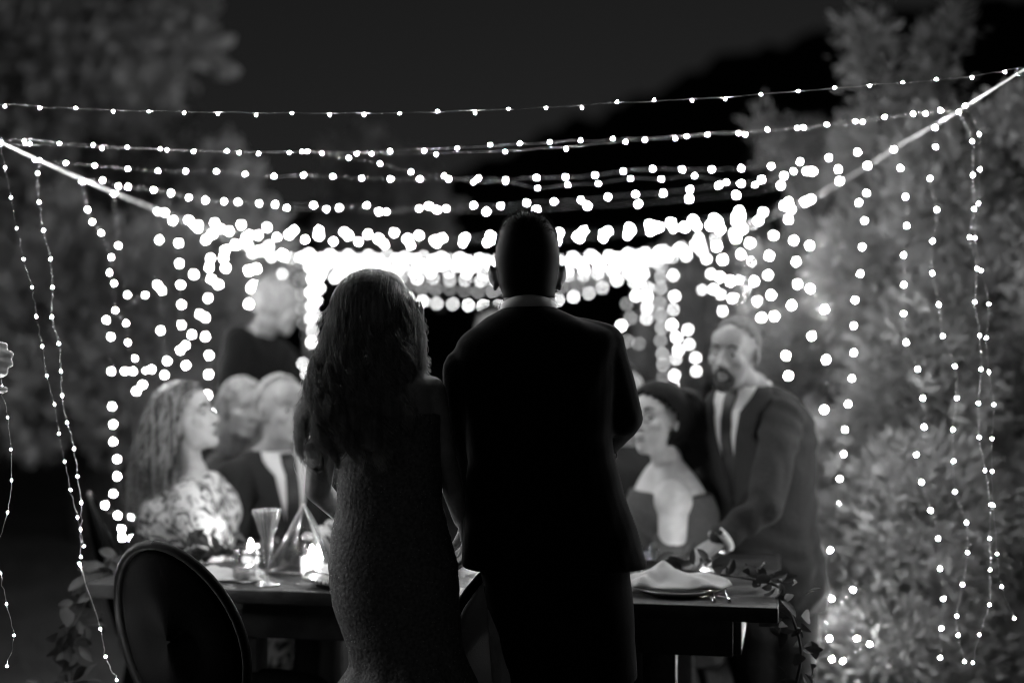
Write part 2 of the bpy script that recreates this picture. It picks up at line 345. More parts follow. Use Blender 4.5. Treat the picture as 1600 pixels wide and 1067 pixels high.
pole('slim metal pole at the far left corner of the canopy behind the bride', P(478, 408, 9.8).x, 9.85, 2.0)
pole('slim metal pole at the far right corner of the canopy', P(1092, 385, 10.6).x, 10.65, 2.1)

BULB = {}
def bulb_mesh(rmm, e):
    k = (rmm, e)
    if k not in BULB:
        r = rmm / 1000; mb = MB(); 
        g_ = (1 + 5 ** .5) / 2; iv = np.array([(-1, g_, 0), (1, g_, 0), (-1, -g_, 0), (1, -g_, 0), (0, -1, g_), (0, 1, g_), (0, -1, -g_), (0, 1, -g_), (g_, 0, -1), (g_, 0, 1), (-g_, 0, -1), (-g_, 0, 1)]) / 1.9 * r * (1.04, 1.04, 1.15)
        mb.add(iv, t=[(0, 11, 5), (0, 5, 1), (0, 1, 7), (0, 7, 10), (0, 10, 11), (1, 5, 9), (5, 11, 4), (11, 10, 2), (10, 7, 6), (7, 1, 8), (3, 9, 4), (3, 4, 2), (3, 2, 6), (3, 6, 8), (3, 8, 9), (4, 9, 5), (2, 4, 11), (6, 2, 10), (8, 6, 7), (9, 8, 1)])
        me = mb.mesh('bulb'); me.polygons.foreach_set('use_smooth', [True] * len(me.polygons))
        nm = 'lit bulb %g' % e
        mm = bpy.data.materials.get(nm) or mat(nm, .8, .5, emit=e); me.materials.append(mm); BULB[k] = me
    return BULB[k]
NB = [0]
def string(label, pts, d0, d1, group, spacing=None, phase=.5, e=1.0, wave=.006):
    """pts in view, depth running d0 -> d1; bulbs at the points (spacing None) or every `spacing` metres"""
    n = len(pts); cum = [0]
    for i in range(1, n): cum.append(cum[-1] + math.dist(pts[i], pts[i - 1]))
    w3 = [P(x, y, d0 + (d1 - d0) * c / cum[-1]) for (x, y), c in zip(pts, cum)]
    path = smoothpath(w3, max(8, n * 5))
    root = empty('fairy_light_string', tuple(w3[0]), label, 'string lights', group)
    jit = path + np.array([[noise.noise(Vector((i * .7, 1, k * 7 + NB[0]))) * wave for k in range(3)] for i in range(len(path))])
    mb = MB(); mb.tube([Vector(p) for p in jit], .0006, 4); mb.obj('wire', M['wire'], root)
    if spacing is None: bp = w3[:] if cum[-1] else []
    else:
        seg = np.linalg.norm(np.diff(path, axis=0), axis=1); cs = np.concatenate([[0], np.cumsum(seg)]); bp = []
        s = spacing * phase
        while s < cs[-1]:
            i = min(np.searchsorted(cs, s), len(path) - 1); i = max(i, 1); t = (s - cs[i - 1]) / (seg[i - 1] + 1e-9)
            bp.append(Vector(path[i - 1] + (path[i] - path[i - 1]) * t) + Vector((0, 0, random.uniform(-.008, .004)))); s += spacing * random.uniform(.93, 1.07)
    for p in bp:
        d = p.y; r = round(2.6 + max(0, d - 4) * 1.25, 1) if d < 5 else round(2.6 + (d - 4) * 1.25, 0)
        vv = random.choice((1, 1.15, 1.3, .6, .8)) * e
        o = bpy.data.objects.new('bulb', bulb_mesh(r, round(EMIT * vv * (1.0 if d < 5 else .45 if d < 6.5 else .2 if d < 8 else .026), 0))); COL.objects.link(o); o.parent = root
        o.location = p - Vector(w3[0]); o.rotation_euler = (random.uniform(-1, 1), random.uniform(-1, 1), 0); NB[0] += 1
GC = 'light strings slung across the canopy'; GL = 'light strands hanging on the left side'; GR = 'light strands hanging on the right side'; GF = 'light strings on the far end of the canopy'
string('topmost light string crossing the whole picture against the sky', [(-70, 158), (25, 164), (135, 171), (300, 175), (470, 177), (640, 176), (812, 170), (986, 160), (1161, 150), (1340, 135), (1460, 126), (1520, 119), (1590, 107)], 3.9, 3.95, GC, .0985, .4)
string('upper of the paired strings just below the topmost one', [(0, 222), (36, 218), (132, 226), (300, 235), (420, 238), (570, 237), (720, 231), (870, 222), (1025, 215), (1127, 207), (1235, 202), (1338, 187), (1400, 181), (1505, 166)], 4.05, 4.48, GC, .096, .7)
string('lower of the paired strings just below the topmost one', [(2, 225), (36, 227), (85, 227), (178, 232), (325, 237), (470, 238), (616, 241), (768, 237), (870, 231), (970, 222), (1075, 214), (1180, 206), (1290, 197), (1400, 184), (1500, 172)], 4.05, 4.45, GC, .195, .4)
string('loose string dipping from the paired strings above the couple', [(480, 237), (545, 247), (594, 256), (642, 269), (694, 275), (740, 285), (790, 284), (840, 294), (887, 289), (935, 287), (985, 279), (1033, 280), (1085, 275), (1135, 285), (1180, 289), (1240, 268), (1295, 248)], 4.4, 5.0, GC)
string('third level string crossing from rope to rope', [(55, 250), (103, 255), (148, 259), (200, 264), (247, 267), (290, 268), (338, 268), (383, 272), (428, 276), (474, 274), (520, 276), (565, 279), (610, 280), (656, 280), (701, 280), (747, 279), (790, 281), (838, 278), (883, 277), (930, 274), (974, 268), (1020, 264), (1066, 265), (1112, 265), (1158, 263), (1205, 260), (1250, 253), (1295, 246), (1340, 238), (1395, 234)], 4.35, 5.35, GC)
string('fourth level string, the longer one with close bulbs', [(130, 283), (160, 282), (185, 291), (240, 297), (295, 309), (350, 315), (405, 318), (448, 325), (510, 327), (573, 321), (604, 331), (655, 326), (697, 326), (740, 321), (782, 322), (823, 317), (866, 315), (908, 313), (950, 308), (993, 304), (1036, 302), (1078, 296), (1123, 290), (1158, 287), (1190, 281), (1225, 275), (1260, 268), (1310, 265), (1355, 259)], 4.85, 5.7, GC)
string('fourth level string, the sparser one sagging lower over the groom', [(180, 302), (200, 292), (267, 302), (321, 313), (372, 316), (430, 320), (490, 321), (530, 325), (592, 331), (670, 322), (683, 328), (760, 331), (838, 328), (918, 322), (997, 319), (1077, 311), (1150, 305), (1220, 290), (1270, 268), (1312, 283)], 5.2, 6.2, GC)
string('fifth level string hanging just over the bright far band', [(245, 328), (290, 345), (340, 356), (400, 366), (460, 371), (520, 376), (580, 379), (650, 381), (720, 380), (800, 377), (880, 375), (950, 370), (1020, 361), (1090, 352), (1160, 338), (1265, 312)], 5.8, 6.8, GC, .115, .3)
string('fifth level string, upper and slightly farther back', [(262, 335), (300, 344), (345, 350), (395, 350), (450, 358), (510, 361), (560, 366), (620, 364), (690, 371), (760, 368), (830, 368), (900, 363), (960, 360), (1030, 350), (1100, 343), (1180, 338)], 6.4, 7.3, GC, .12, .8)
string('fifth level string, the farthest and densest of the three', [(285, 350), (335, 358), (395, 366), (450, 366), (510, 368), (560, 370), (620, 373), (690, 374), (760, 372), (830, 371), (900, 368), (960, 364), (1030, 356), (1100, 352), (1190, 338)], 7.0, 7.6, GC, .15, .5)
string('sixth level string sagging in front of the far band', [(325, 362), (370, 382), (430, 396), (500, 406), (570, 409), (650, 412), (720, 413), (800, 413), (870, 410), (950, 403), (1020, 395), (1080, 384), (1150, 362), (1195, 342)], 7.6, 8.6, GC, .13, .2)
far = [('uppermost string of the bright far band', [(372, 382), (450, 400), (520, 404), (640, 404), (760, 407), (880, 406), (960, 400), (1040, 392), (1110, 382)], 9.0, 9.6, .12, 1),
       ('second string down in the bright far band', [(380, 392), (455, 404), (540, 412), (640, 414), (760, 416), (880, 414), (980, 406), (1050, 396), (1105, 388)], 9.4, 10, .125, 1),
       ('third string down in the bright far band', [(470, 405), (560, 420), (660, 424), (760, 426), (880, 422), (980, 412), (1045, 400)], 9.8, 10.2, .12, .9),
       ('fourth string down in the bright far band', [(470, 412), (560, 428), (660, 434), (760, 438), (880, 431), (980, 420), (1040, 405)], 10, 10.4, .11, .6),
       ('dim string hanging under the bright far band', [(474, 420), (560, 436), (640, 448), (700, 452), (760, 454), (880, 447), (960, 434), (1020, 415)], 11, 11, .11, .16),
       ('lowest scalloped string of the far end below the bright band', [(490, 425), (530, 436), (590, 452), (650, 468), (675, 472), (700, 474), (740, 476), (770, 478), (815, 476), (868, 470), (890, 466), (915, 459), (936, 450), (956, 442), (975, 432), (1000, 418)], 10, 10, .107, .8),
       ('string doubled along the top beam of the far end', [(468, 398), (560, 398), (640, 401), (760, 404), (880, 402), (1000, 396), (1095, 380)], 10.2, 10.8, .14, .9)]
for lb, pts, a, b, s, e in far: string(lb, pts, a, b, GF, s, .5, e)
string('dim strand down the far left corner, outer one', [(470, 410), (468, 437), (470, 460), (472, 482), (475, 505), (478, 525), (482, 540)], 10.6, 10.8, GF, None, e=.14)
string('bright strand down the far left corner beside the bride\'s hair', [(484, 402), (485, 418), (488, 437), (486, 457), (487, 478), (485, 498), (488, 517), (487, 535)], 9.8, 9.9, GF)
string('short bright strand down the far left corner, inner one', [(497, 412), (498, 432), (499, 450), (494, 470), (492, 492)], 10, 10, GF)
string('three low bulbs by the bride\'s hair behind the older man', [(460, 568), (473, 568), (479, 584)], 9.4, 9.4, GF)
string('faint strand hanging right behind the groom\'s shoulder', [(979, 475), (985, 497), (980, 533), (998, 537)], 10.5, 10.7, GF, e=.16)
string('bright strand dropping beside the groom\'s right ear', [(985, 412), (991, 430), (991, 441), (994, 462), (1011, 464), (1011, 481), (1010, 498), (971, 509)], 9.8, 9.8, GF)
string('short knotted strand under the far band right of the groom', [(1000, 402), (998, 415), (1005, 428), (999, 440), (1012, 450)], 9.7, 9.7, GF)
string('long faint strand hanging at the far right corner', [(1033, 415), (1033, 432), (1032, 450), (1031, 473), (1032, 492), (1034, 512), (1032, 532), (1035, 553), (1036, 570), (1036, 589)], 10.5, 10.6, GF, e=.2)
string('long bright strand hanging next to the faint one at the far right', [(1050, 402), (1052, 430), (1054, 463), (1052, 484), (1050, 507), (1057, 527), (1060, 547), (1056, 561), (1054, 586), (1052, 601)], 9.5, 9.5, GF)
string('strand slanting above the dark haired woman', [(1072, 400), (1075, 515), (1077, 538), (1087, 559), (1088, 580)], 9, 9, GF, e=.8)
string('outermost left strand passing the raised hand', [(-6, 380), (-5, 500), (3, 604), (12, 652), (17, 702), (18, 750), (12, 800), (-5, 860), (1, 895), (10, 943), (22, 992), (11, 1040)], 3.6, 3.6, GL)
string('left front strand hanging from the near end of the left rope', [(0, 222), (8, 262), (17, 309), (26, 357), (37, 405), (50, 449), (57, 495), (66, 541), (73, 587), (85, 632), (92, 677), (101, 721), (110, 765), (121, 808), (131, 853)], 3.95, 3.8, GL)
string('left front strand twisting beside the first one', [(62, 250), (59, 271), (61, 316), (68, 360), (79, 405), (82, 449), (81, 495), (92, 537), (95, 580), (97, 618), (105, 660), (116, 701), (121, 744), (127, 785), (126, 827), (126, 870)], 4.2, 3.85, GL)
string('left strand zigzagging down under the bright rope knot', [(128, 283), (137, 328), (144, 347), (158, 364), (174, 402), (171, 426), (178, 443), (180, 485), (197, 505), (200, 535), (211, 560), (227, 579)], 4.8, 5, GL)
string('left strand that ends in a sideways row of bulbs', [(178, 302), (185, 384), (199, 461), (227, 461), (166, 500), (173, 526), (174, 580), (195, 580), (208, 580), (237, 577)], 5.2, 5.8, GL)
string('left strand above the floral dressed woman\'s hair', [(247, 330), (249, 375), (246, 445), (253, 454), (251, 516), (261, 564), (257, 586), (223, 601), (213, 611)], 5.9, 6.2, GL)
string('left strand with its lower end bunched, fifth from the edge', [(270, 345), (279, 380), (280, 412), (282, 445), (284, 476), (284, 508), (300, 523), (290, 540), (282, 547), (291, 571)], 6.3, 6.3, GL)
string('long left strand falling beside the profile of the floral dressed woman', [(310, 352), (322, 375), (329, 404), (327, 418), (330, 436), (325, 466), (312, 491), (321, 496), (321, 526), (327, 555), (326, 585), (324, 617), (332, 646)], 6.7, 6.5, GL)
string('short left strand in front of the far white haired man', [(352, 391), (349, 403), (353, 419), (341, 445), (303, 429)], 7, 7, GL)
string('short strand hanging left of the white haired man\'s head', [(385, 372), (389, 423), (400, 420), (398, 446), (393, 450), (389, 475)], 7.6, 7.6, GL)
string('single drop of lights above the white haired man\'s head', [(420, 384), (425, 400), (441, 428)], 8.5, 8.5, GL)
string('low left strand ending in a cluster behind the chair', [(175, 635), (177, 663), (177, 690), (183, 717), (183, 744), (177, 771), (164, 789), (184, 805), (206, 807), (218, 806), (190, 826), (191, 840), (206, 841), (227, 839)], 5.9, 5.8, GL)
string('few lights tangled in the garland by the chair', [(124, 880), (157, 982), (165, 1025), (182, 1062)], 3.95, 3.8, GL)
string('right strand curling left above the bearded man', [(1092, 372), (1104, 405), (1111, 428), (1097, 453), (1115, 452), (1126, 460), (1129, 486)], 8, 8, GR)
string('right strand falling past the bearded man\'s nose', [(1120, 385), (1129, 406), (1125, 433), (1142, 439), (1145, 467), (1120, 552), (1123, 575), (1123, 600), (1138, 593), (1135, 615)], 7.8, 7.6, GR)
string('right strand ending above the bearded man\'s bald crown', [(1120, 345), (1125, 358), (1150, 372), (1158, 397), (1161, 426), (1157, 437), (1167, 454), (1157, 465), (1159, 481)], 7.6, 7.6, GR)
string('right strand ending behind the bearded man\'s head', [(1155, 330), (1155, 345), (1160, 358), (1172, 380), (1174, 410), (1178, 440), (1184, 471), (1190, 497)], 7.4, 7.4, GR)
string('right strand ending by the bearded man\'s ear', [(1185, 345), (1209, 368), (1202, 400), (1200, 430), (1205, 461), (1210, 494)], 7, 7, GR)
string('right strand hanging from the blurred end of the right rope', [(1232, 316), (1236, 327), (1232, 343), (1240, 376), (1244, 409), (1246, 444), (1237, 477), (1228, 556), (1232, 587)], 6.6, 6.4, GR)
string('right strand close behind the bearded man\'s shoulder', [(1267, 312), (1265, 384), (1308, 408), (1266, 451), (1288, 483), (1268, 525), (1291, 562), (1288, 640), (1268, 740)], 6.5, 5.9, GR)
string('long right strand reaching the ground in front of the pale leaves', [(1356, 259), (1354, 302), (1342, 317), (1351, 345), (1347, 386), (1344, 428), (1336, 469), (1334, 509), (1334, 551), (1331, 591), (1325, 631), (1320, 671), (1318, 709), (1312, 748), (1311, 788), (1297, 859), (1292, 915), (1276, 961), (1296, 997), (1300, 1029)], 5.5, 4.85, GR)
string('long right strand in the middle of the shrub', [(1397, 234), (1407, 263), (1415, 308), (1417, 353), (1412, 399), (1412, 445), (1412, 490), (1416, 535), (1434, 577), (1442, 622), (1444, 667), (1432, 710), (1440, 753), (1454, 797), (1466, 841), (1469, 888), (1474, 935), (1471, 981), (1469, 1027)], 5.0, 4.4, GR)
string('long right strand, third from the right edge', [(1461, 200), (1462, 230), (1453, 279), (1464, 328), (1457, 377), (1457, 427), (1467, 476), (1473, 525), (1492, 572), (1495, 622), (1489, 671), (1490, 720), (1492, 768), (1510, 816), (1512, 863), (1504, 913), (1495, 962), (1497, 992), (1507, 1033)], 4.7, 4.1, GR)
string('long right strand looping down from the right rope, inner of the twisted pair', [(1498, 175), (1519, 221), (1520, 274), (1522, 327), (1515, 371), (1527, 420), (1523, 472), (1531, 524), (1533, 577), (1529, 630), (1530, 683), (1539, 735), (1548, 788), (1546, 841), (1547, 890), (1546, 944), (1530, 991), (1520, 1035)], 4.4, 3.95, GR)
string('long right strand looping down from the right rope, outer of the twisted pair', [(1508, 165), (1530, 210), (1531, 265), (1529, 318), (1523, 372), (1533, 423), (1545, 475), (1541, 528), (1545, 581), (1553, 632), (1550, 685), (1550, 736), (1552, 789), (1558, 865), (1565, 916), (1585, 966)], 4.3, 3.95, GR)
string('loose end of lights lying in the foot of the right shrub', [(1259, 1010), (1274, 990), (1333, 921), (1300, 935), (1339, 997), (1359, 1006), (1317, 1032)], 4.9, 4.8, GR)
string('three bulbs seen between the dark haired woman and the bearded man', [(1103, 645), (1101, 740), (1100, 815), (1100, 872)], 6.4, 5.9, GR)

# ================================================================ TABLE
TA, TB = T(133, 912), T(1216, 950)
tx = (TB - TA); TL = tx.length; ang = math.atan2(tx.y, tx.x); ex_ = tx.normalized(); ey_ = Vector((-ex_.y, ex_.x, 0)); TD = .95
def tw(u, v, z): return TA + ex_ * u + ey_ * v + Vector((0, 0, z - .75))
rotT = Matrix.Rotation(ang, 3, 'Z')
def table():
    root = empty('farm_table', tuple(tw(TL / 2, TD / 2, 0)), 'long dark wooden farm table laid for dinner in front of the couple', 'table')
    def bx(c, h, nm, m=M['wood']):
        mb = MB(); mb.box((0, 0, 0), h); g = mb.v[0] @ np.array(rotT).T + np.array(c); mb.v[0] = g; o = mb.obj(nm, m, root, smooth=False)
        bv = o.modifiers.new('b', 'BEVEL'); bv.width = .004; bv.segments = 2; return o
    npl = 6; wd = TD / npl
    for i in range(npl): bx(tw(TL / 2, wd * (i + .5), .7295), (TL / 2, wd / 2 - .0015, .0205), 'plank')
    bx(tw(TL / 2, .08, .655), (TL / 2 - .12, .012, .054), 'apron'); bx(tw(TL / 2, TD - .08, .655), (TL / 2 - .12, .012, .054), 'apron')
    bx(tw(.11, TD / 2, .655), (.012, TD / 2 - .1, .054), 'apron'); bx(tw(TL - .11, TD / 2, .655), (.012, TD / 2 - .1, .054), 'apron')
    for u in (.45, TL - .32):
        for v in (.12, TD - .12): bx(tw(u, v, .35), (.045, .045, .35), 'leg')
table()

def oval_chair(label, loc, rz, padm, framem, group, name='oval_back_chair', tilt=R(13)):
    root = empty(name, loc, label, 'chair', group, rz)
    mwl = Matrix.Translation(loc) @ Matrix.Rotation(rz, 4, 'Z')
    def put(mb, nm, m, par=root, smooth=True):
        mb.v = [np.array([tuple(mwl @ Vector(p)) for p in a]) for a in mb.v]; return mb.obj(nm, m, par, smooth)
    # back centre at (0,-.22,.73) local, chair faces +y
    def bk(a, rx, rz_, off): return Vector((rx * math.sin(a), -.22 + off - math.tan(tilt) * (.73 + rz_ * math.cos(a) - .46) - .03 * (math.sin(a) ** 2) * -1, .66 + rz_ * math.cos(a)))
    N = 40; mb = MB(); mb.tube([bk(2 * math.pi * i / N,   .24, .26, 0) for i in range(N + 1)], .013, 10, cap=False); put(mb, 'back_frame', framem)
    mb = MB(); rings = []
    for k, (s, o) in enumerate(((.02, -.022), (.5, -.020), (.85, -.014), (.95, 0), (.85, .014), (.5, .024), (.02, .026))):
        rings.append([bk(2 * math.pi * i / N, .235 * s, .26 * s, o) for i in range(N)])
    mb.rings(np.array(rings)); put(mb, 'backrest', padm)
    mb = MB(); mb.lathe([(.001, .50), (.15, .50), (.215, .485), (.235, .46), (.22, .43), (.001, .425)], 32); put(mb, 'seat', padm)
    mb = MB(); mb.lathe([(.23, .43), (.238, .41), (.23, .385), (.2, .385), (.2, .425)], 32); put(mb, 'seat_frame', framem)
    for sx in (-1, 1):
        mb = MB(); mb.tube([(sx * .16, .15, .4), (sx * .17, .17, .2), (sx * .165, .17, 0)], [.022, .017, .011], 10); put(mb, 'leg', framem)
        mb = MB(); mb.tube([(sx * .14, -.17, .4), (sx * .15, -.22, .2), (sx * .16, -.28, 0)], [.022, .017, .011], 10); put(mb, 'leg', framem)
        mb = MB(); mb.tube([(sx * .12, -.185, .42), (sx * .13, -.20, .47), (sx * .14, -.212, .52)], .014, 8); put(mb, 'back_post', framem)
    return root
GCh = 'oval backed dining chairs'
CB = P(262, 533, 3.74); CR = R(-35)
oval_chair('glossy black oval backed chair at the front left of the table', (CB.x + .30 * -math.sin(CR), CB.y + .30 * math.cos(CR), 0), CR, M['pad'], M['chair'], GCh)
oval_chair('oval backed chair with pale upholstery half hidden between bride and groom', (P(826, 533, 3.74).x - .30 * math.sin(R(38)), 3.74 + .30 * math.cos(R(38)), 0), R(38), M['pad2'], M['chair'], GCh)
oval_chair('dark chair under the floral dressed woman', (P(285, 533, 4.9).x, 5.0, 0), R(-90 + 15), M['pad'], M['chair'], GCh)
oval_chair('dark chair under the older man in a suit', (P(440, 533, 5.2).x, 5.34, 0), R(190), M['pad'], M['chair'], GCh)
oval_chair('dark chair under the pale haired woman behind the older man', (P(355, 533, 5.6).x, 5.85, 0), R(170), M['pad'], M['chair'], GCh)
oval_chair('dark chair under the woman with glasses', (P(1055, 533, 4.8).x, 5.05, 0), R(110), M['pad'], M['chair'], GCh)
oval_chair('dark chair under the guest hidden behind the groom', (P(955, 533, 5.5).x, 5.6, 0), R(180), M['pad'], M['chair'], GCh)

# ================================================================ PEOPLE
def rotm(yaw, pitch=0, roll=0):  # head/body local: faces -Y ; yaw>0 turns towards +X
    return Matrix.Rotation(yaw, 3, 'Z') @ Matrix.Rotation(pitch, 3, 'X') @ Matrix.Rotation(roll, 3, 'Y')
def head_parts(mb, c, rot, s=1.0, jaw=1.0, ears=True):
    def L(p): return tuple(Vector(c) + rot @ (Vector(p) * s))
    def E(p, r, rr=None): mb.ell(L(p), [q * s for q in r], rot if rr is None else rot @ rr, 20, 12)
    E((0, .018, .028), (.074, .094, .090)); E((0, -.028, -.03), (.057 * jaw, .062, .084)); E((0, -.066, -.094), (.026 * jaw, .024, .022))
    E((0, -.03, -.07), (.05 * jaw, .05, .042)); E((0, -.05, .045), (.058, .042, .045))
    mb.cap(L((0, -.082, .012)), L((0, -.104, -.030)), .008 * s, .0125 * s, 10)
    for x in (-1, 1):
        E((x * .012, -.096, -.036), (.009, .011, .008)); E((x * .030, -.077, .021), (.022, .013, .009), Matrix.Rotation(x * .12, 3, 'Y'))
        E((x * .040, -.060, -.022), (.022, .022, .020))
        if ears:
            E((x * .079, .012, -.004), (.007, .018, .031), Matrix.Rotation(x * .35, 3, 'Z')); E((x * .074, .006, -.028), (.006, .010, .012))
    E((0, -.087, -.062), (.023, .011, .0065)); E((0, -.085, -.073), (.019, .011, .007)); E((0, -.080, -.053), (.018, .010, .012))
    return L
def face_details(root, L, rot, s, skinm, browm=None, mouth=True, eyes=True):
    for x in (-1, 1):
        if eyes:
            mb = MB(); mb.ell(L((x * .031, -.070, 0.0)), .0115 * s, None, 12, 8); e = mb.obj('eye', M['eye'], root)
            mb = MB(); mb.ell(L((x * .031, -.0790, 0.0)), [q * s for q in (.0055, .004, .0055)], rot, 10, 6); mb.obj('iris', M['iris'], e)
        mb = MB(); mb.tube([L((x * .014, -.0905, .024)), L((x * .030, -.0915, .031)), L((x * .050, -.079, .025))], [.0035 * s, .0045 * s, .002 * s], 7); mb.obj('eyebrow', browm or M['brow'], root)
    mb = MB(); mb.ell(L((0, -.0925, -.063)), [q * s for q in (.021, .007, .0045)], rot, 12, 8); mb.ell(L((0, -.0905, -.073)), [q * s for q in (.018, .007, .006)], rot, 12, 8); mb.obj('lips', M['lip'], root)
def hand_parts(mb, wrist, dirn, nrm, side=1, curl=.5, s=1.0):
    """palm + five fingers; dirn wrist->fingers, nrm = back of hand normal; side=+1 thumb on +u"""
    d = Vector(dirn).normalized(); n = Vector(nrm); n = (n - d * n.dot(d)).normalized(); u = d.cross(n) * side; wv = Vector(wrist)
    mb.tube([wv - d * .01 * s, wv + d * .03 * s, wv + d * .075 * s, wv + d * .092 * s], [.024 * s, .033 * s, .037 * s, .032 * s], 12, flat=1) if False else None
    for k in range(4):
        off = (k - 1.5) * .0195 * s; a = wv + u * off * .7; b = wv + d * (.088 - .006 * abs(k - 1.2)) * s + u * off
        mb.cap(a, b, .0145 * s, .0115 * s, 10)
        Lk = (.88, 1.0, .93, .74)[3 - k if side > 0 else 3 - k]; ang_ = curl * .6; p = b; cu = 0
        for seg, (ln, r) in enumerate(((.042, .0092), (.026, .0085), (.020, .0075))):
            cu += curl * (.55, .9, .7)[seg]; q = p + (d * math.cos(cu) - n * math.sin(cu)) * ln * Lk * s; mb.cap(p, q, r * s, r * .93 * s, 9); p = q
    t0 = wv + d * .022 * s + u * .024 * s; t1 = t0 + (d * .6 + u * .75 - n * .25).normalized() * .042 * s; t2 = t1 + (d * .85 + u * .25 - n * (.3 + curl * .3)).normalized() * .034 * s; t3 = t2 + (d * .9 - u * .05 - n * (.3 + curl * .4)).normalized() * .024 * s
    mb.chain([t0, t1, t2, t3], [.0155 * s, .0125 * s, .0105 * s, .0085 * s], 10)

TM = [(-.16, .150, .115), (-.05, .172, .125), (.08, .168, .122), (.32, .150, .110), (.55, .168, .118), (.76, .186, .122), (.88, .180, .108), (.96, .135, .085), (1.02, .075, .062)]
TF = [(-.16, .160, .115), (-.05, .175, .128), (.08, .165, .12), (.35, .128, .098), (.55, .142, .112), (.72, .158, .128), (.86, .152, .098), (.95, .11, .075), (1.02, .055, .052)]
class Torso:
    def __init__(s, hip, neck, wdir, fdir, prof, k=1.0): s.h = Vector(hip); s.n = Vector(neck); s.w = Vector(wdir).normalized(); s.f = Vector(fdir).normalized(); s.p = prof; s.k = k
    def size(s, t):
        ts = [q[0] for q in s.p]; return np.interp(t, ts, [q[1] for q in s.p]) * s.k, np.interp(t, ts, [q[2] for q in s.p]) * s.k
    def at(s, t, a, off=0):  # a=0 front
        rx, ry = s.size(t); c = s.h.lerp(s.n, t) if 0 <= t <= 1 else s.h + (s.n - s.h) * t
        sa, ca = math.sin(a), math.cos(a); e = 2.4; m = (abs(sa) ** e + abs(ca) ** e) ** (-1 / e)
        return c + s.w * (rx + off) * sa * m + s.f * (ry + off) * ca * m
    def add(s, mb, off=0, t0=-.16, t1=1.02, N=28):
        ts = np.linspace(t0, t1, 22); mb.rings(np.array([[s.at(t, 2 * math.pi * k / N, off) for k in range(N)] for t in ts]))
    def patch(s, rows, off, thick=.003):
        """rows: (t, a0, a1) -> curved strip with thickness"""
        g = []
        for t, a0, a1 in rows: g.append([s.at(t, a0 + (a1 - a0) * k / 6, off) for k in range(7)] + [s.at(t, a1 + (a0 - a1) * k / 6, off - thick) for k in range(7)])
        mb = MB(); mb.rings(np.array(g)); return mb
def dense(rows, n=16):
    ts = np.linspace(rows[0][0], rows[-1][0], n); q = np.array(rows); o = np.argsort(q[:, 0]); q = q[o]
    return [(t, np.interp(t, q[:, 0], q[:, 1]), np.interp(t, q[:, 0], q[:, 2])) for t in ts]

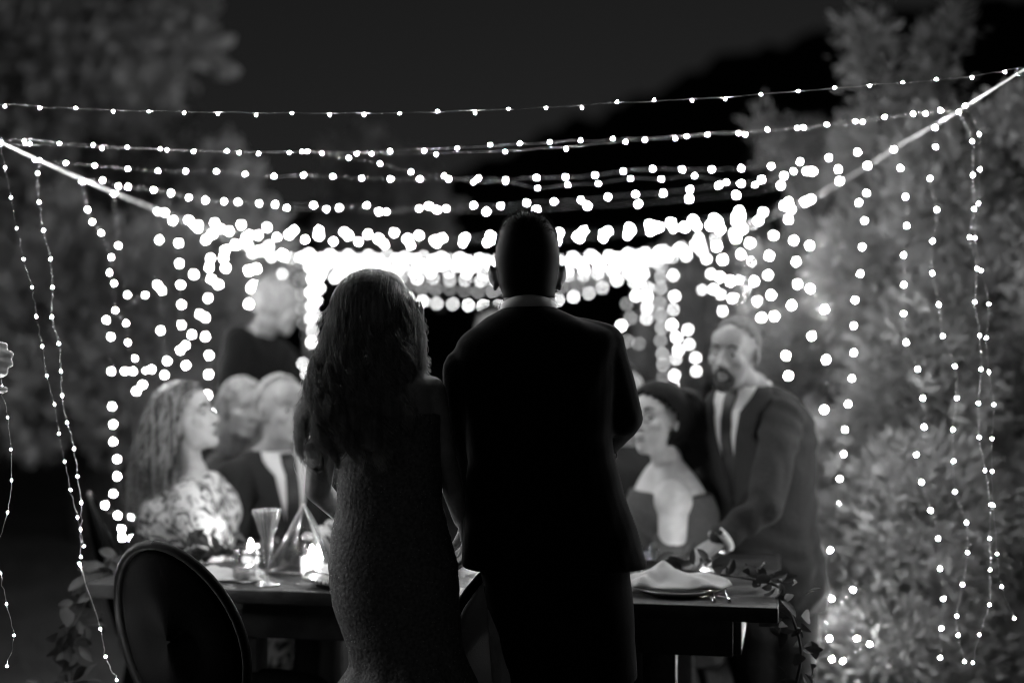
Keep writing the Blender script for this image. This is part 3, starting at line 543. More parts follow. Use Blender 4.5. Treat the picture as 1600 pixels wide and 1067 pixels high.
def person(label, head, hrot, neck, hip, wdir, fdir, armL, armR, legs, cloth, skinm, prof=TM, hs=1.0, k=1.0, vox=.006, sleeves=True, shirtfront=True, handcurl=.6, bodyoff=.012, tie=True, eyes=True, brow=None, cname='jacket', legcloth=None, ears=True, shr=0):
    """arms: shoulder, elbow, wrist (world). legs: list of (hipjoint, knee, ankle)"""
    root = empty('person', (hip[0], hip[1], 0), label, 'person')
    mb = MB(); L = head_parts(mb, head, hrot, hs, ears=ears)
    tor = Torso(hip, neck, wdir, fdir, prof, k); tor.add(mb, -.008)
    mb.cap(Vector(neck) + Vector((0, 0, -.03)), L((0, .02, -.06)), (.056 if prof is TM else .046), (.052 if prof is TM else .044) * hs, 16)
    for i, (arm, sd) in enumerate(((armL, 1), (armR, -1))):
        if arm is None: continue
        a, e, wr = [Vector(q) for q in arm[:3]]; mb.chain([a, e, wr], [.050 * k, .038 * k, .026 * k]); mb.chain([a.lerp(tor.at(.84, 0) * .5 + tor.at(.84, math.pi) * .5, .25), a], [.06 * k, .052 * k])
        hd = Vector(arm[3]) if len(arm) > 3 else (wr - e); hn = Vector(arm[4]) if len(arm) > 4 else Vector((0, 0, 1))
        hand_parts(mb, wr, hd, hn, sd, handcurl)
    for h, kn, an in legs:
        mb.chain([Vector(h), Vector(kn), Vector(an)], [.085 * k, .055 * k, .038 * k]); f = Vector(an) + Vector(fdir) * .13; f.z = .045; mb.cap((an[0], an[1], .06), f, .042, .035)
    nb = Vector(neck)
    if shr: mb.ell(armL[0], (shr, shr, shr * 1.05))
    for arm in (armL, armR):
        if arm is not None: mb.cap(nb + V((0, 0, .015)), nb.lerp(Vector(arm[0]), .8), .045 * k, .04 * k)
    body = mkobj('body', remesh(mb, vox, 2), skinm, root); face_details(root, L, hrot, hs, skinm, brow, eyes=eyes)
    # upper garment
    mb = MB(); tor.add(mb, bodyoff, -.16, 1.02 if sleeves else .84)
    if sleeves:
        for arm in (armL, armR):
            if arm is None: continue
            mb.cap(nb.lerp(Vector(arm[0]), .25) - tor.f * .02 + V((0, 0, -.012)), nb.lerp(Vector(arm[0]), .85) - tor.f * .005, .050 * k, .056 * k)
            a, e, wr = [Vector(q) for q in arm[:3]]; w2 = e.lerp(wr, .93); mb.chain([a, e, w2], [.064 * k, .050 * k, .040 * k]); mb.chain([a.lerp(tor.at(.86, 0) * .5 + tor.at(.86, math.pi) * .5, .3), a], [.072 * k, .066 * k])
    if shr:
        a, e, wr = [Vector(q) for q in armL[:3]]; mb.chain([a.lerp(e, .75) + Vector((0, .02, 0)), e, e.lerp(wr, .9)], [.066, .062, .05])
    g = mkobj(cname, remesh(mb, .009, 3, .0062 if shirtfront else .004, 9), cloth, root)
    if legs and legcloth:
        mb = MB()
        for h, kn, an in legs: mb.chain([Vector(h), Vector(kn), Vector(an)], [.105 * k, .08 * k, .06 * k])
        mkobj('trousers' if legcloth is not M['floral'] else 'skirt', remesh(mb, .012, 3, .004, 6), legcloth, root)
        for h, kn, an in legs:
            mb = MB(); f = Vector(an) + Vector(fdir) * .16; mb.tube([(an[0], an[1], .05), (an[0] + fdir[0] * .08, an[1] + fdir[1] * .08, .045), (f.x, f.y, .03)], [.05, .048, .036], 12); mb.obj('shoe', M['chair'], root)
    if shirtfront:
        for arm in (armL, armR):
            a, e, wr = [Vector(q) for q in arm[:3]]; mb = MB(); mb.tube([e.lerp(wr, .9), e.lerp(wr, 1.03)], [.041 * k, .038 * k], 14); mb.obj('cuff', M['shirt'], root)
        o = bodyoff
        tor.patch(dense([(.48, -.02, .02), (.7, -.17, .17), (.9, -.29, .29), (.97, -.55, .55), (1.02, -.85, .85)]), o + .010).obj('shirt', M['shirt'], root)
        for sg in (-1, 1):
            tor.patch(dense([(.40, 0.0, sg * .12), (.62, sg * .10, sg * .50), (.74, sg * .18, sg * .66), (.76, sg * .19, sg * .48), (.9, sg * .27, sg * .62), (.97, sg * .52, sg * .95), (1.02, sg * .8, sg * 1.3)]), o + .017, .005).obj('lapel', cloth, root)
            mb = MB(); c0 = Vector(neck) + Vector(fdir) * .062 + Vector((0, 0, -.0)); pts = [Vector(neck) + (tor.f * math.cos(a) * .061 + tor.w * math.sin(a) * sg * .059) + Vector((0, 0, .002 + .016 * (1 - math.cos(a)) / 2)) for a in np.linspace(.1, math.pi, 9)]
            mb.tube(pts, [.014] * 9, 8, flat=.35); mb.obj('collar', M['shirt'], root)
        if tie:
            tor.patch(dense([(.44, -.12, .12), (.5, -.12, .12), (.9, -.10, .10), (.97, -.17, .17), (1.01, -.2, .2)]), o + .0145, .003).obj('tie', M['tie'], root)
    return root, L, tor

V = Vector
def shell_hair(root, L, rot, s, m, cut, grow=.008, name='hair', extra=None, vox=.006):
    """hair cap: skull ellipsoid grown, cut away from the face; cut(x,y,z)->keep"""
    mb = MB(); th = np.linspace(.0, math.pi, 26); ph = np.linspace(0, 2 * math.pi, 40, endpoint=False)
    verts = []; idx = {}; q = []
    g = [[(math.sin(t) * math.cos(p), math.sin(t) * math.sin(p), math.cos(t)) for p in ph] for t in th]
    def pt(u, gr): return V((u[0] * (.074 + gr), .018 + u[1] * (.094 + gr), .028 + u[2] * (.090 + gr)))
    for i in range(25):
        for j in range(40):
            c4 = [(i, j), (i, (j + 1) % 40), (i + 1, (j + 1) % 40), (i + 1, j)]
            cc = sum((pt(g[a][b], grow) for a, b in c4), V((0, 0, 0))) / 4
            nj = noise.noise(V((cc.x, cc.y, cc.z)) * 40) * .010
            if cut(cc.x, cc.y + nj, cc.z + nj):
                for c in c4:
                    if c not in idx:
                        idx[c] = len(verts); p = pt(g[c[0]][c[1]], grow + .004 * noise.noise(V(g[c[0]][c[1]]) * 6)); verts.append(tuple(L(p)))
                q.append([idx[c] for c in c4])
    me = npmesh(name, np.array(verts), np.array(q)); o = mkobj(name, me, m, root); so_ = o.modifiers.new('s', 'SOLIDIFY'); so_.thickness = .4 * grow + .001; so_.offset = -1
    return o

# ---------- guest: woman in floral dress, profile to the right
hr = rotm(R(78), R(-16), R(0)); hc = P(291, 655, 4.75)
nk = P(300, 742, 4.80); hp = P(290, 965, 4.85); wd, fd = V((.25, 1, 0)), V((1, -.28, 0))
r_, L_, t_ = person('seated woman in a floral dress with long wavy highlighted hair, looking up to the right', hc, hr, nk, hp, (.25, 1, 0), (.97, -.24, 0),
    (P(300, 790, 4.62), P(330, 905, 4.55), P(400, 880, 4.62), (1, .2, 0), (0, 0, 1)), (P(320, 785, 5.0), P(350, 880, 4.98), P(420, 870, 4.9), (1, 0, 0), (0, 0, 1)),
    [(P(300, 965, 4.75), P(420, 985, 4.75), (P(420, 985, 4.75).x, 4.75, .08)), (P(300, 965, 4.92), P(420, 985, 4.92), (P(420, 985, 4.92).x, 4.92, .08))],
    M['floral'], M['skin_pale'], TF, 1.0, 1.12, shirtfront=False, cname='dress', legcloth=M['floral'], bodyoff=.02)
def wavy(guides, n, K, amp, freq, jit, r, m, root, name='hair', thick=True):
    """guides (G,k,3) neighbouring locks"""
    G = np.array([smoothpath(g, K) for g in guides]); ng = len(G); out = []
    tt = np.linspace(0, 1, K)
    for i in range(n):
        a = rng.random() * (ng - 1); k = int(a); f = a - k; base = G[k] * (1 - f) + G[min(k + 1, ng - 1)] * f
        lock = round(a * 1.6) / 1.6; ph = lock * 3.7; of = rng.normal(0, jit, 3)
        am = amp * tt ** .8 * (1 + .3 * rng.normal()); w_ = np.stack([am * np.sin(freq * tt * 6.28 + ph + rng.normal(0, .25)), am * .8 * np.cos(freq * tt * 6.28 + ph + rng.normal(0, .25)), 0 * tt], -1)
        out.append(base + w_ + of[None] * (.4 + tt[:, None] * .9))
    o = mkobj(name, strand_mesh(out, r), m, root); return o
shell_hair(r_, L_, hr, 1, M['hair_brown'], lambda x, y, z: y > .0 - .85 * max(0, z), .012)
gd = []
for q, (sx, sy, dd) in enumerate([(275, 610, 4.68), (262, 612, 4.66), (285, 608, 4.70), (252, 622, 4.68), (243, 640, 4.72), (240, 650, 4.8)]):
    gd.append([P(sx + 22, sy - 8, dd + .03), P(sx - 6, sy + 12, dd - .01), P(sx - 14, sy + 50, dd - .03), P(sx - 20, sy + 95, dd - .03), P(sx - 22 - q, sy + 140 - 5 * q, dd), P(sx - 12 - q * 2, sy + 172, dd + .02)])
wavy(gd, 1500, 24, .022, 1.7, .017, .0014, M['hair_brown'], r_, 'hair_locks')
mb = MB()
for x_, y_, rx_, ry_, d_ in ((262, 640, 30, 34, 4.80), (250, 690, 30, 50, 4.80), (245, 745, 24, 40, 4.80)): mb.ell(P(x_, y_, d_), (rx_ / 468, .05, ry_ / 468))
mkobj('hair_mass', remesh(mb, .008, 3, .005, 14), M['hair_brown'], r_)

# ---------- guest: older man in suit
hr = rotm(R(38), R(-4), R(-3)); hc = P(443, 641, 5.10)
r_, L_, t_ = person('seated older man in a dark suit, white shirt and tie behind the bride', hc, hr, P(430, 708, 5.18), P(425, 985, 5.28), V((.84, .54, 0)), V((.54, -.84, 0)),
    (P(512, 752, 5.38), P(545, 885, 5.3), P(490, 900, 4.95), (-.6, -.6, 0), (0, 0, 1)), (P(366, 752, 5.04), P(350, 880, 4.92), P(400, 900, 4.95), (.6, -.6, 0), (0, 0, 1)),
    [(P(470, 985, 5.25), P(470, 1000, 4.85), (P(470, 985, 4.8).x, 4.85, .08)), (P(400, 985, 5.25), P(400, 1000, 4.85), (P(400, 985, 4.8).x, 4.85, .08))],
    M['suit3'], M['skin_dark'], TM, 1.10, 1.2, legcloth=M['suit3'], brow=M['hair_gray'])
shell_hair(r_, L_, hr, 1, M['hair_gray'], lambda x, y, z: y > .048 - .95 * max(0, z - .02) and z > -.05, .003)
# ---------- guest: pale-haired woman behind
hr = rotm(R(35), R(0), R(8)); hc = P(378, 640, 5.55)
r_, L_, t_ = person('pale haired woman leaning in behind the older man', hc, hr, P(362, 712, 5.65), P(350, 925, 5.75), V((1, .3, 0)), V((.3, -1, 0)),
    (P(425, 760, 5.6), P(440, 880, 5.5), P(420, 900, 5.3)), (P(310, 765, 5.65), P(300, 880, 5.6), P(340, 900, 5.4)),
    [(P(370, 925, 5.7), P(370, 960, 5.3), (P(370, 925, 5.3).x, 5.3, .08)), (P(330, 925, 5.7), P(330, 960, 5.3), (P(330, 925, 5.3).x, 5.3, .08))],
    M['dressg'], M['skin_dark'], TF, .98, 1.0, shirtfront=False, cname='dress', legcloth=M['dressg'], brow=M['hair_gray'])
shell_hair(r_, L_, hr, 1, M['hair_gray'], lambda x, y, z: y > .0 - .8 * max(0, z), .011)
gd = [[L_((sx * .07, .0, .09)), L_((sx * .095, .0, .02)), L_((sx * .09, -.005, -.06)), L_((sx * .075, 0, -.13)), L_((sx * .06, 0, -.17))] for sx in (-1.05, -.95)] 
wavy(gd, 260, 14, .008, 1.5, .01, .0022, M['hair_gray'], r_, 'hair_locks')
gd = [[L_((sx * .07, .0, .09)), L_((sx * .095, .0, .02)), L_((sx * .09, -.005, -.06)), L_((sx * .075, 0, -.13)), L_((sx * .06, 0, -.17))] for sx in (.95, 1.05)] 
wavy(gd, 260, 14, .008, 1.5, .01, .0022, M['hair_gray'], r_, 'hair_locks')
# ---------- guest: far white-haired man, standing, dark jacket
hr = rotm(R(115), R(14), R(0)); hc = P(432, 478, 6.4)
r_, L_, t_ = person('far out of focus man with white hair in a black jacket, standing at the left', hc, hr, P(404, 528, 6.45), P(392, 725, 6.55), V((.5, .85, 0)), V((.85, -.5, 0)),
    (P(372, 532, 6.3), P(352, 640, 6.25), P(395, 700, 6.15)), (P(445, 565, 6.65), P(462, 650, 6.6), P(480, 720, 6.4)),
    [(P(390, 725, 6.5), (P(385, 0, 6.5).x, 6.5, .5), (P(385, 0, 6.5).x, 6.55, .09)), (P(420, 725, 6.6), (P(425, 0, 6.6).x, 6.6, .5), (P(425, 0, 6.6).x, 6.65, .09))],
    M['suit'], M['skin_dark'], TM, 1.03, 1.08, vox=.009, legcloth=M['suit'], brow=M['hair_gray'], shirtfront=False)
shell_hair(r_, L_, hr, 1.03, M['hair_gray'], lambda x, y, z: (y > .0 and z > -.05) or (z > .07), .008)
# ---------- small far head between bride and groom
hr = rotm(R(10)); 
r_, L_, t_ = person('small out of focus guest glimpsed between bride and groom', P(768, 512, 7.4), hr, P(768, 560, 7.45), P(768, 735, 7.5), V((1, 0, 0)), V((0, -1, 0)),
    (P(815, 595, 7.45), P(820, 680, 7.4), P(800, 730, 7.3)), (P(722, 595, 7.45), P(716, 680, 7.4), P(740, 730, 7.3)),
    [(P(785, 735, 7.45), (P(785, 0, 7.4).x, 7.4, .5), (P(785, 0, 7.4).x, 7.4, .09)), (P(750, 735, 7.45), (P(750, 0, 7.4).x, 7.4, .5), (P(750, 0, 7.4).x, 7.4, .09))],
    M['suit'], M['skin_dark'], TM, .95, 1.0, vox=.01, legcloth=M['suit'], shirtfront=False)
shell_hair(r_, L_, hr, 1, M['hair_black'], lambda x, y, z: (y > .0 and z > -.04) or (z > .07), .008)

# ---------- guest: woman with dark hair and glasses
hr = rotm(R(-42), R(-12), R(-8)); hc = P(1026, 660, 4.78)
r_, L_, t_ = person('seated woman with dark hair and glasses in a sleeveless dress, looking up at the couple', hc, hr, P(1044, 724, 4.86), P(1058, 985, 4.93), V((.30, -.95, 0)), V((-.95, -.30, 0)),
    (P(1052, 782, 4.72), P(1050, 880, 4.70), P(1000, 905, 4.6), (-1, 0, 0), (0, 0, 1)), (P(1030, 780, 5.02), P(1000, 870, 5.0), P(960, 885, 4.9), (-1, 0, 0), (0, 0, 1)),
    [(P(1030, 985, 4.9), P(980, 990, 4.6), (P(980, 985, 4.6).x, 4.6, .08)), (P(1070, 985, 4.85), P(1010, 990, 4.5), (P(1010, 985, 4.5).x, 4.5, .08))],
    M['dressg'], M['skin_pale'], TF, 1.02, 1.1, sleeves=False, shirtfront=False, cname='dress', legcloth=M['dressg'], shr=.066)
shell_hair(r_, L_, hr, 1, M['hair_black'], lambda x, y, z: y > .0 - .9 * max(0, z + .01), .018)
mb = MB()
for x_, y_, rx_, ry_, d_ in ((1068, 645, 34, 40, 4.86), (1082, 690, 28, 44, 4.9), (1045, 622, 30, 18, 4.84)): mb.ell(P(x_, y_, d_), (rx_ / 460, .075, ry_ / 460))
mkobj('hair_mass', remesh(mb, .008, 3, .006, 14), M['hair_black'], r_)
gd = [[P(1050 + 10 * q, 620 + 5 * q, 4.82), P(1075 + 7 * q, 650, 4.82), P(1082 + 6 * q, 690, 4.84), P(1075 + 7 * q, 725, 4.84)] for q in range(4)]
wavy(gd, 300, 14, .01, 2, .012, .002, M['hair_black'], r_, 'hair_locks')
for sx in (-1, 1):
    mb = MB(); mb.tube([L_((sx * .033 + .022 * math.cos(a), -.099 + .004 * abs(math.cos(a)), -.002 + .017 * math.sin(a))) for a in np.linspace(0, 6.283, 17)], .0016, 6, cap=False)
    if sx == -1: gl = mb.obj('glasses', M['tie'], r_)
    else: mb.tube([L_((.0 - .011, -.1, .0)), L_((.011, -.1, .0))], .0015, 6); mb.obj('glasses', M['tie'], r_)
# ---------- guest hidden behind the groom
hr = rotm(R(20), R(-5), R(0))
r_, L_, t_ = person('guest with pale forehead mostly hidden behind the groom', P(972, 622, 5.4), hr, P(965, 700, 5.45), P(955, 930, 5.55), V((1, 0, 0)), V((0, -1, 0)),
    (P(1025, 755, 5.45), P(1035, 860, 5.4), P(1000, 880, 5.2)), (P(905, 755, 5.45), P(895, 860, 5.4), P(930, 880, 5.2)),
    [(P(985, 930, 5.5), P(985, 960, 5.1), (P(985, 930, 5.1).x, 5.1, .08)), (P(930, 930, 5.5), P(930, 960, 5.1), (P(930, 930, 5.1).x, 5.1, .08))],
    M['suit2'], M['skin'], TM, 1.08, 1.0, shirtfront=False, cname='shirt', legcloth=M['suit3'])
shell_hair(r_, L_, hr, 1, M['hair_black'], lambda x, y, z: (y > -.01 and z > -.04) or (z > .085), .01)
# ---------- guest behind the woman with glasses
hr = rotm(R(-30), R(-5), R(0))
r_, L_, t_ = person('out of focus guest standing behind the woman with glasses', P(1124, 662, 6.4), hr, P(1124, 722, 6.45), P(1124, 900, 6.55), V((1, 0, 0)), V((0, -1, 0)),
    (P(1178, 770, 6.45), P(1186, 850, 6.4), P(1150, 890, 6.2)), (P(1070, 770, 6.45), P(1062, 850, 6.4), P(1095, 890, 6.2)),
    [(P(1145, 900, 6.5), (P(1145, 0, 6.45).x, 6.45, .25), (P(1145, 0, 6.45).x, 6.45, .09)), (P(1105, 900, 6.5), (P(1105, 0, 6.45).x, 6.45, .25), (P(1105, 0, 6.45).x, 6.45, .09))],
    M['suit2'], M['skin'], TF, 1.0, .95, vox=.009, shirtfront=False, cname='shirt', legcloth=M['suit3'])
shell_hair(r_, L_, hr, 1, M['hair_black'], lambda x, y, z: (y > .0 and z > -.06) or (z > .07), .014)

# ---------- guest: bearded man standing at the right
hr = rotm(R(-32), R(2), R(4)); hc = P(1147, 552, 4.74)
r_, L_, t_ = person('tall standing man with cropped hair, goatee, tie and dark jacket at the right', hc, hr, P(1176, 609, 4.82), P(1208, 905, 4.92), V((.62, -.78, 0)), V((-.78, -.62, 0)),
    (P(1222, 656, 4.68), P(1196, 790, 4.45), P(1124, 846, 4.38), (-.75, -.35, -.45), (-.3, -.2, .9)), (P(1128, 664, 4.98), P(1100, 800, 4.95), P(1070, 880, 4.85), (-.5, -.5, -.3), (0, 0, 1)),
    [(P(1185, 920, 4.92), (P(1190, 0, 4.9).x, 4.88, .46), (P(1188, 0, 4.9).x, 4.95, .09)), (P(1235, 920, 4.9), (P(1235, 0, 4.9).x, 4.85, .46), (P(1240, 0, 4.9).x, 4.92, .09))],
    M['suit2'], M['skin_dark'], TM, 1.02, 1.10, vox=.006, legcloth=M['suit3'], tie=True)
shell_hair(r_, L_, hr, 1.02, M['buzz'], lambda x, y, z: y > .045 - .95 * max(0, z) and z > -.05, .002)
mb = MB()
mb.ell(L_((0, -.074, -.100)), (.030, .022, .026), hr); mb.ell(L_((-.026, -.066, -.082)), (.012, .018, .024), hr); mb.ell(L_((.026, -.066, -.082)), (.012, .018, .024), hr)
mb.tube([L_((-.028, -.080, -.070)), L_((-.018, -.094, -.053)), L_((0, -.099, -.049)), L_((.018, -.094, -.053)), L_((.028, -.080, -.070))], .0055, 8)
mkobj('beard', remesh(mb, .004, 2, .0012, 60), M['beard'], r_)

# ---------- hand of a guest at the left edge of the frame
def edge_hand():
    wv = P(-70, 564, 3.55); el = P(-190, 760, 3.5)
    root = empty('person', (el.x, el.y, 0), 'raised clenched hand of a guest at the left edge of the view', 'person')
    mb = MB(); hand_parts(mb, wv, V((1, -.1, .12)), V((0, -1, .3)), 1, 1.7, 1.15)
    mb.chain([P(-190, 690, 3.5), el, wv], [.055, .042, .027]); mb.chain([P(-190, 690, 3.5), P(-260, 680, 3.5)], [.06, .09])
    tor = Torso(P(-300, 1010, 3.55), P(-300, 600, 3.5), (1, 0, 0), (0, -1, 0), TM); tor.add(mb, -.008)
    L = head_parts(mb, P(-300, 500, 3.5), rotm(R(20)), 1)
    mb.cap(P(-300, 610, 3.5), P(-300, 530, 3.5), .056, .05); 
    for sx in (-.09, .09): mb.chain([P(-300, 1010, 3.55) + V((sx, 0, 0)), V((P(-300, 0, 3.55).x + sx, 3.5, .42)), V((P(-300, 0, 3.55).x + sx, 3.55, .05))], [.09, .055, .04])
    mkobj('body', remesh(mb, .005, 2), M['skin_pale'], root); face_details(root, L, rotm(R(20)), 1, M['skin_pale'])
    mb = MB(); tor.add(mb, .014); mb.chain([P(-190, 690, 3.5), el, el.lerp(wv, .75)], [.07, .056, .042]); mb.chain([P(-190, 690, 3.5), P(-260, 680, 3.5)], [.07, .1]); mkobj('jacket', remesh(mb, .01, 3, .003, 7), M['suit'], root)
edge_hand()

# ================================================================ GROOM
D = 3.6; S = D / F
def wz(py, d=D): return CH - (py - 533.5) / F * d
def wx(px, d=D): return (px - 800) / F * d
def outline_loft(mb, rows, y0, dep, N=40, pw=2.3, dshift=None):
    """rows: (py, left px, right px, depth half m) at distance y0"""
    py = [r[0] for r in rows]; ys = np.linspace(py[0], py[-1], int(abs(py[-1] - py[0]) / 7) + 2); g = []
    for y in ys:
        l = np.interp(y, py, [r[1] for r in rows]); r = np.interp(y, py, [r[2] for r in rows]); dh = np.interp(y, py, [r[3] for r in rows]); sh = np.interp(y, py, [r[4] if len(r) > 4 else 0 for r in rows])
        cx = wx((l + r) / 2, y0); rx = (r - l) / 2 * y0 / F; z = wz(y, y0); ring = []
        for k in range(N):
            a = 2 * math.pi * k / N; sa, ca = math.sin(a), math.cos(a); m = (abs(sa) ** pw + abs(ca) ** pw) ** (-1 / pw)
            ring.append((cx + rx * sa * m, y0 + sh + dh * ca * m, z))
        g.append(ring)
    mb.rings(np.array(g)); return mb
def groom():
    root = empty('person', (wx(850), D, 0), 'groom seen from behind in a black suit with a short fade haircut', 'person')
    hr = rotm(R(180), R(0)); hc = V((wx(823), D + .022, wz(404)))
    mb = MB()
    mb2 = MB(); L = head_parts(mb, tuple(hc), hr, .93, ears=False)
    # cranium traced to the photographed outline
    outline_loft(mb, [(334, 812, 832, .02), (338, 800, 847, .045), (348, 789, 858, .07), (365, 780, 867, .088), (385, 776, 872, .095), (405, 774.5, 874, .095), (425, 776, 873, .09), (442, 780, 869, .082), (458, 786, 866, .07), (476, 788, 868, .062), (500, 780, 876, .062)], D, 0)
    for sx, ex0 in ((-1, 769.5), (1, 878.5)):
        e = V((wx(ex0), D + .005, wz(431))); rr = Matrix.Rotation(sx * R(-28), 3, 'Z') @ Matrix.Rotation(sx * R(10), 3, 'Y')
        mb.ell(e, (.0085, .018, .027), rr, 16, 12); mb.ell(V((wx(ex0 - sx * 4.5), D - .004, wz(447))), (.007, .010, .014), None, 12, 8); mb.ell(V((wx(ex0 + sx * 2.2), D - .008, wz(419))), (.0045, .007, .011), rr, 12, 8)
    tor = Torso((wx(850), D, wz(860)), (wx(826), D, wz(500)), (1, 0, 0), (0, 1, 0), TM, 1.0); tor.add(mb, -.01)
    RS, RE, RW = P(938, 560, 3.62), P(974, 655, 3.66), P(925, 700, 3.87)
    LS, LE, LW = P(732, 594, 3.62), P(722, 695, 3.68), P(728, 800, 3.74)
    mb.chain([RS, RE, RW], [.044, .036, .026]); mb.chain([LS, LE, LW], [.044, .036, .026])
    hand_parts(mb, RW, V((-.8, .5, .15)), V((0, 0, 1)), 1, .9); hand_parts(mb, LW, V((0, .1, -1)), V((1, 0, 0)), 1, .7)
    for px_ in (808, 900): mb.chain([P(px_, 870, D), V((wx(px_), D, .48)), V((wx(px_), D + .02, .06))], [.088, .056, .04]); mb.cap((wx(px_), D + .02, .05), (wx(px_), D + .16, .04), .04, .034)
    mkobj('body', remesh(mb, .0045, 1), M['skin_dark'], root); face_details(root, L, hr, .93, M['skin'])
    # short hair: a cap of bristles
    n = 5200; u = rng.uniform(-1, 1, n); py = 334 + (rng.random(n) ** .8) * 96; rows = [(334, 812, 832, .02), (338, 800, 847, .045), (348, 789, 858, .07), (365, 780, 867, .088), (385, 776, 872, .095), (405, 774.5, 874, .095), (425, 776, 873, .09), (442, 780, 869, .082)]
    A = [r[0] for r in rows]; lx = np.interp(py, A, [r[1] for r in rows]); rx = np.interp(py, A, [r[2] for r in rows]); dh = np.interp(py, A, [r[3] for r in rows])
    a = rng.uniform(0, 2 * math.pi, n); cx = (lx + rx) / 2; pos = np.stack([(cx - 800) * S + (rx - lx) / 2 * S * np.sin(a), D + dh * np.cos(a), CH - (py - 533.5) * S], -1)
    c0 = np.array([wx(823), D, wz(400)]); nr = (pos - c0) / np.array([.078, .095, .105]) ** 2 * .01; nr /= np.linalg.norm(nr, axis=1, keepdims=True)
    ln = np.interp(py, [334, 370, 400, 430], [.0085, .006, .002, .0008]); keep = ~((np.cos(a) > .55) & (py > 372)); pos, nr, ln = pos[keep], nr[keep], ln[keep]
    nr = nr + rng.normal(0, .22, nr.shape); nr[:, 2] += .25
    paths = np.stack([pos - nr * .004, pos + nr * ln[:, None] * .5, pos + nr * ln[:, None] + rng.normal(0, .0012, pos.shape)], 1)
    h = mkobj('hair', strand_mesh(paths, .0011), M['hair_black'], root)
    mb = MB(); outline_loft(mb, [(332.5, 812, 832, .022), (337, 799, 848, .048), (347, 787.5, 859, .073), (365, 779, 868, .090), (385, 775, 873, .097), (405, 774, 874.5, .096), (420, 775.5, 873.3, .0925), (432, 777.5, 871.5, .088), (446, 779.5, 869.5, .084), (456, 784, 867.5, .076), (466, 787, 866.5, .068)], D - .002, 0)
    # keep only the back and the top: cut the front lower half away
    me = mb.mesh('cap'); import bmesh
    bm = bmesh.new(); bm.from_mesh(me); bmesh.ops.delete(bm, geom=[f for f in bm.faces if f.calc_center_median().y > D + .045 and f.calc_center_median().z < wz(362) or (f.calc_center_median().z < wz(420) and f.calc_center_median().y > D + .02)], context='FACES'); bm.to_mesh(me); bm.free()
    mkobj('hair_cap', me, M['hair_black'], root)
    # collar
    mb = MB(); pts = [V((wx(826.5) + .0685 * math.sin(t), D - .074 * math.cos(t) + .003, wz(462) - .030 * math.sin(t / 2) ** 2 * 2 )) for t in np.linspace(-2.6, 2.6, 31)]
    g = [[p + V((0, 0, .0)), p + V((0, 0, -.03)) * 1, p * 1 + V((0, 0, -.03)) + (p - V((wx(826), D, p.z))).normalized() * .003, p + (p - V((wx(826), D, p.z))).normalized() * .0035] for p in pts]
    mb.rings(np.array(g)); mb.obj('shirt_collar', M['shirt'], root)
    # jacket
    mb = MB()
    outline_loft(mb, [(477, 792, 861, .070), (482, 785, 868, .078), (488, 776, 885, .086), (498, 758, 908, .095), (508, 744, 938, .105), (520, 728, 962, .112), (535, 714, 968, .118), (560, 708, 966, .122), (620, 716, 962, .125), (690, 728, 957, .118), (720, 731, 962, .116), (770, 728, 976, .122), (820, 724, 993, .128), (860, 722, 1006, .13), (881, 721, 1012, .132), (886, 723, 1009, .128)], D, 0)
    mb.chain([P(940, 543, 3.6), P(973, 652, 3.63), P(948, 688, 3.82)], [.060, .052, .042]); mb.chain([P(900, 525, 3.6), P(942, 540, 3.6)], [.05, .058])
    mb.chain([P(728, 580, 3.6), P(727, 690, 3.66), P(735, 775, 3.72)], [.060, .05, .04]); mb.chain([P(760, 560, 3.6), P(728, 578, 3.6)], [.056, .060])
    mb.chain([P(985, 655, 3.64), P(978, 668, 3.66)], [.034, .03])
    mkobj('jacket', remesh(mb, .0065, 2, .0016, 9), M['suit'], root)
    # trousers and shoes
    mb = MB(); outline_loft(mb, [(850, 745, 985, .11), (900, 752, 985, .12), (960, 764, 990, .115), (1010, 774, 994, .11), (1060, 782, 996, .1)], D, 0)
    mb.chain([P(830, 1040, D), (wx(828), D, .48), (wx(824), D, .1)], [.085, .075, .062]); mb.chain([P(935, 1040, D), (wx(938), D, .48), (wx(940), D, .1)], [.085, .075, .062])
    mkobj('trousers', remesh(mb, .009, 2, .002, 7), M['suit'], root)
    for px_ in (824, 940):
        mb = MB(); mb.tube([(wx(px_), D - .09, .045), (wx(px_), D, .06), (wx(px_), D + .12, .045), (wx(px_), D + .19, .03)], [.035, .045, .046, .03], 14); mb.obj('shoe', M['chair'], root)
    # watch bracelet glinting at the cuff
    mb = MB(); c = P(955, 697, 3.80); mb.tube([c + V((.010 * math.cos(t) - .01 * math.sin(t), .02 * math.sin(t), -.008 * math.cos(t) + .03 * math.sin(t))) for t in np.linspace(0, 6.28, 24)], .0018, 6, cap=False); mb.obj('bracelet', M['watch'], root)
groom()

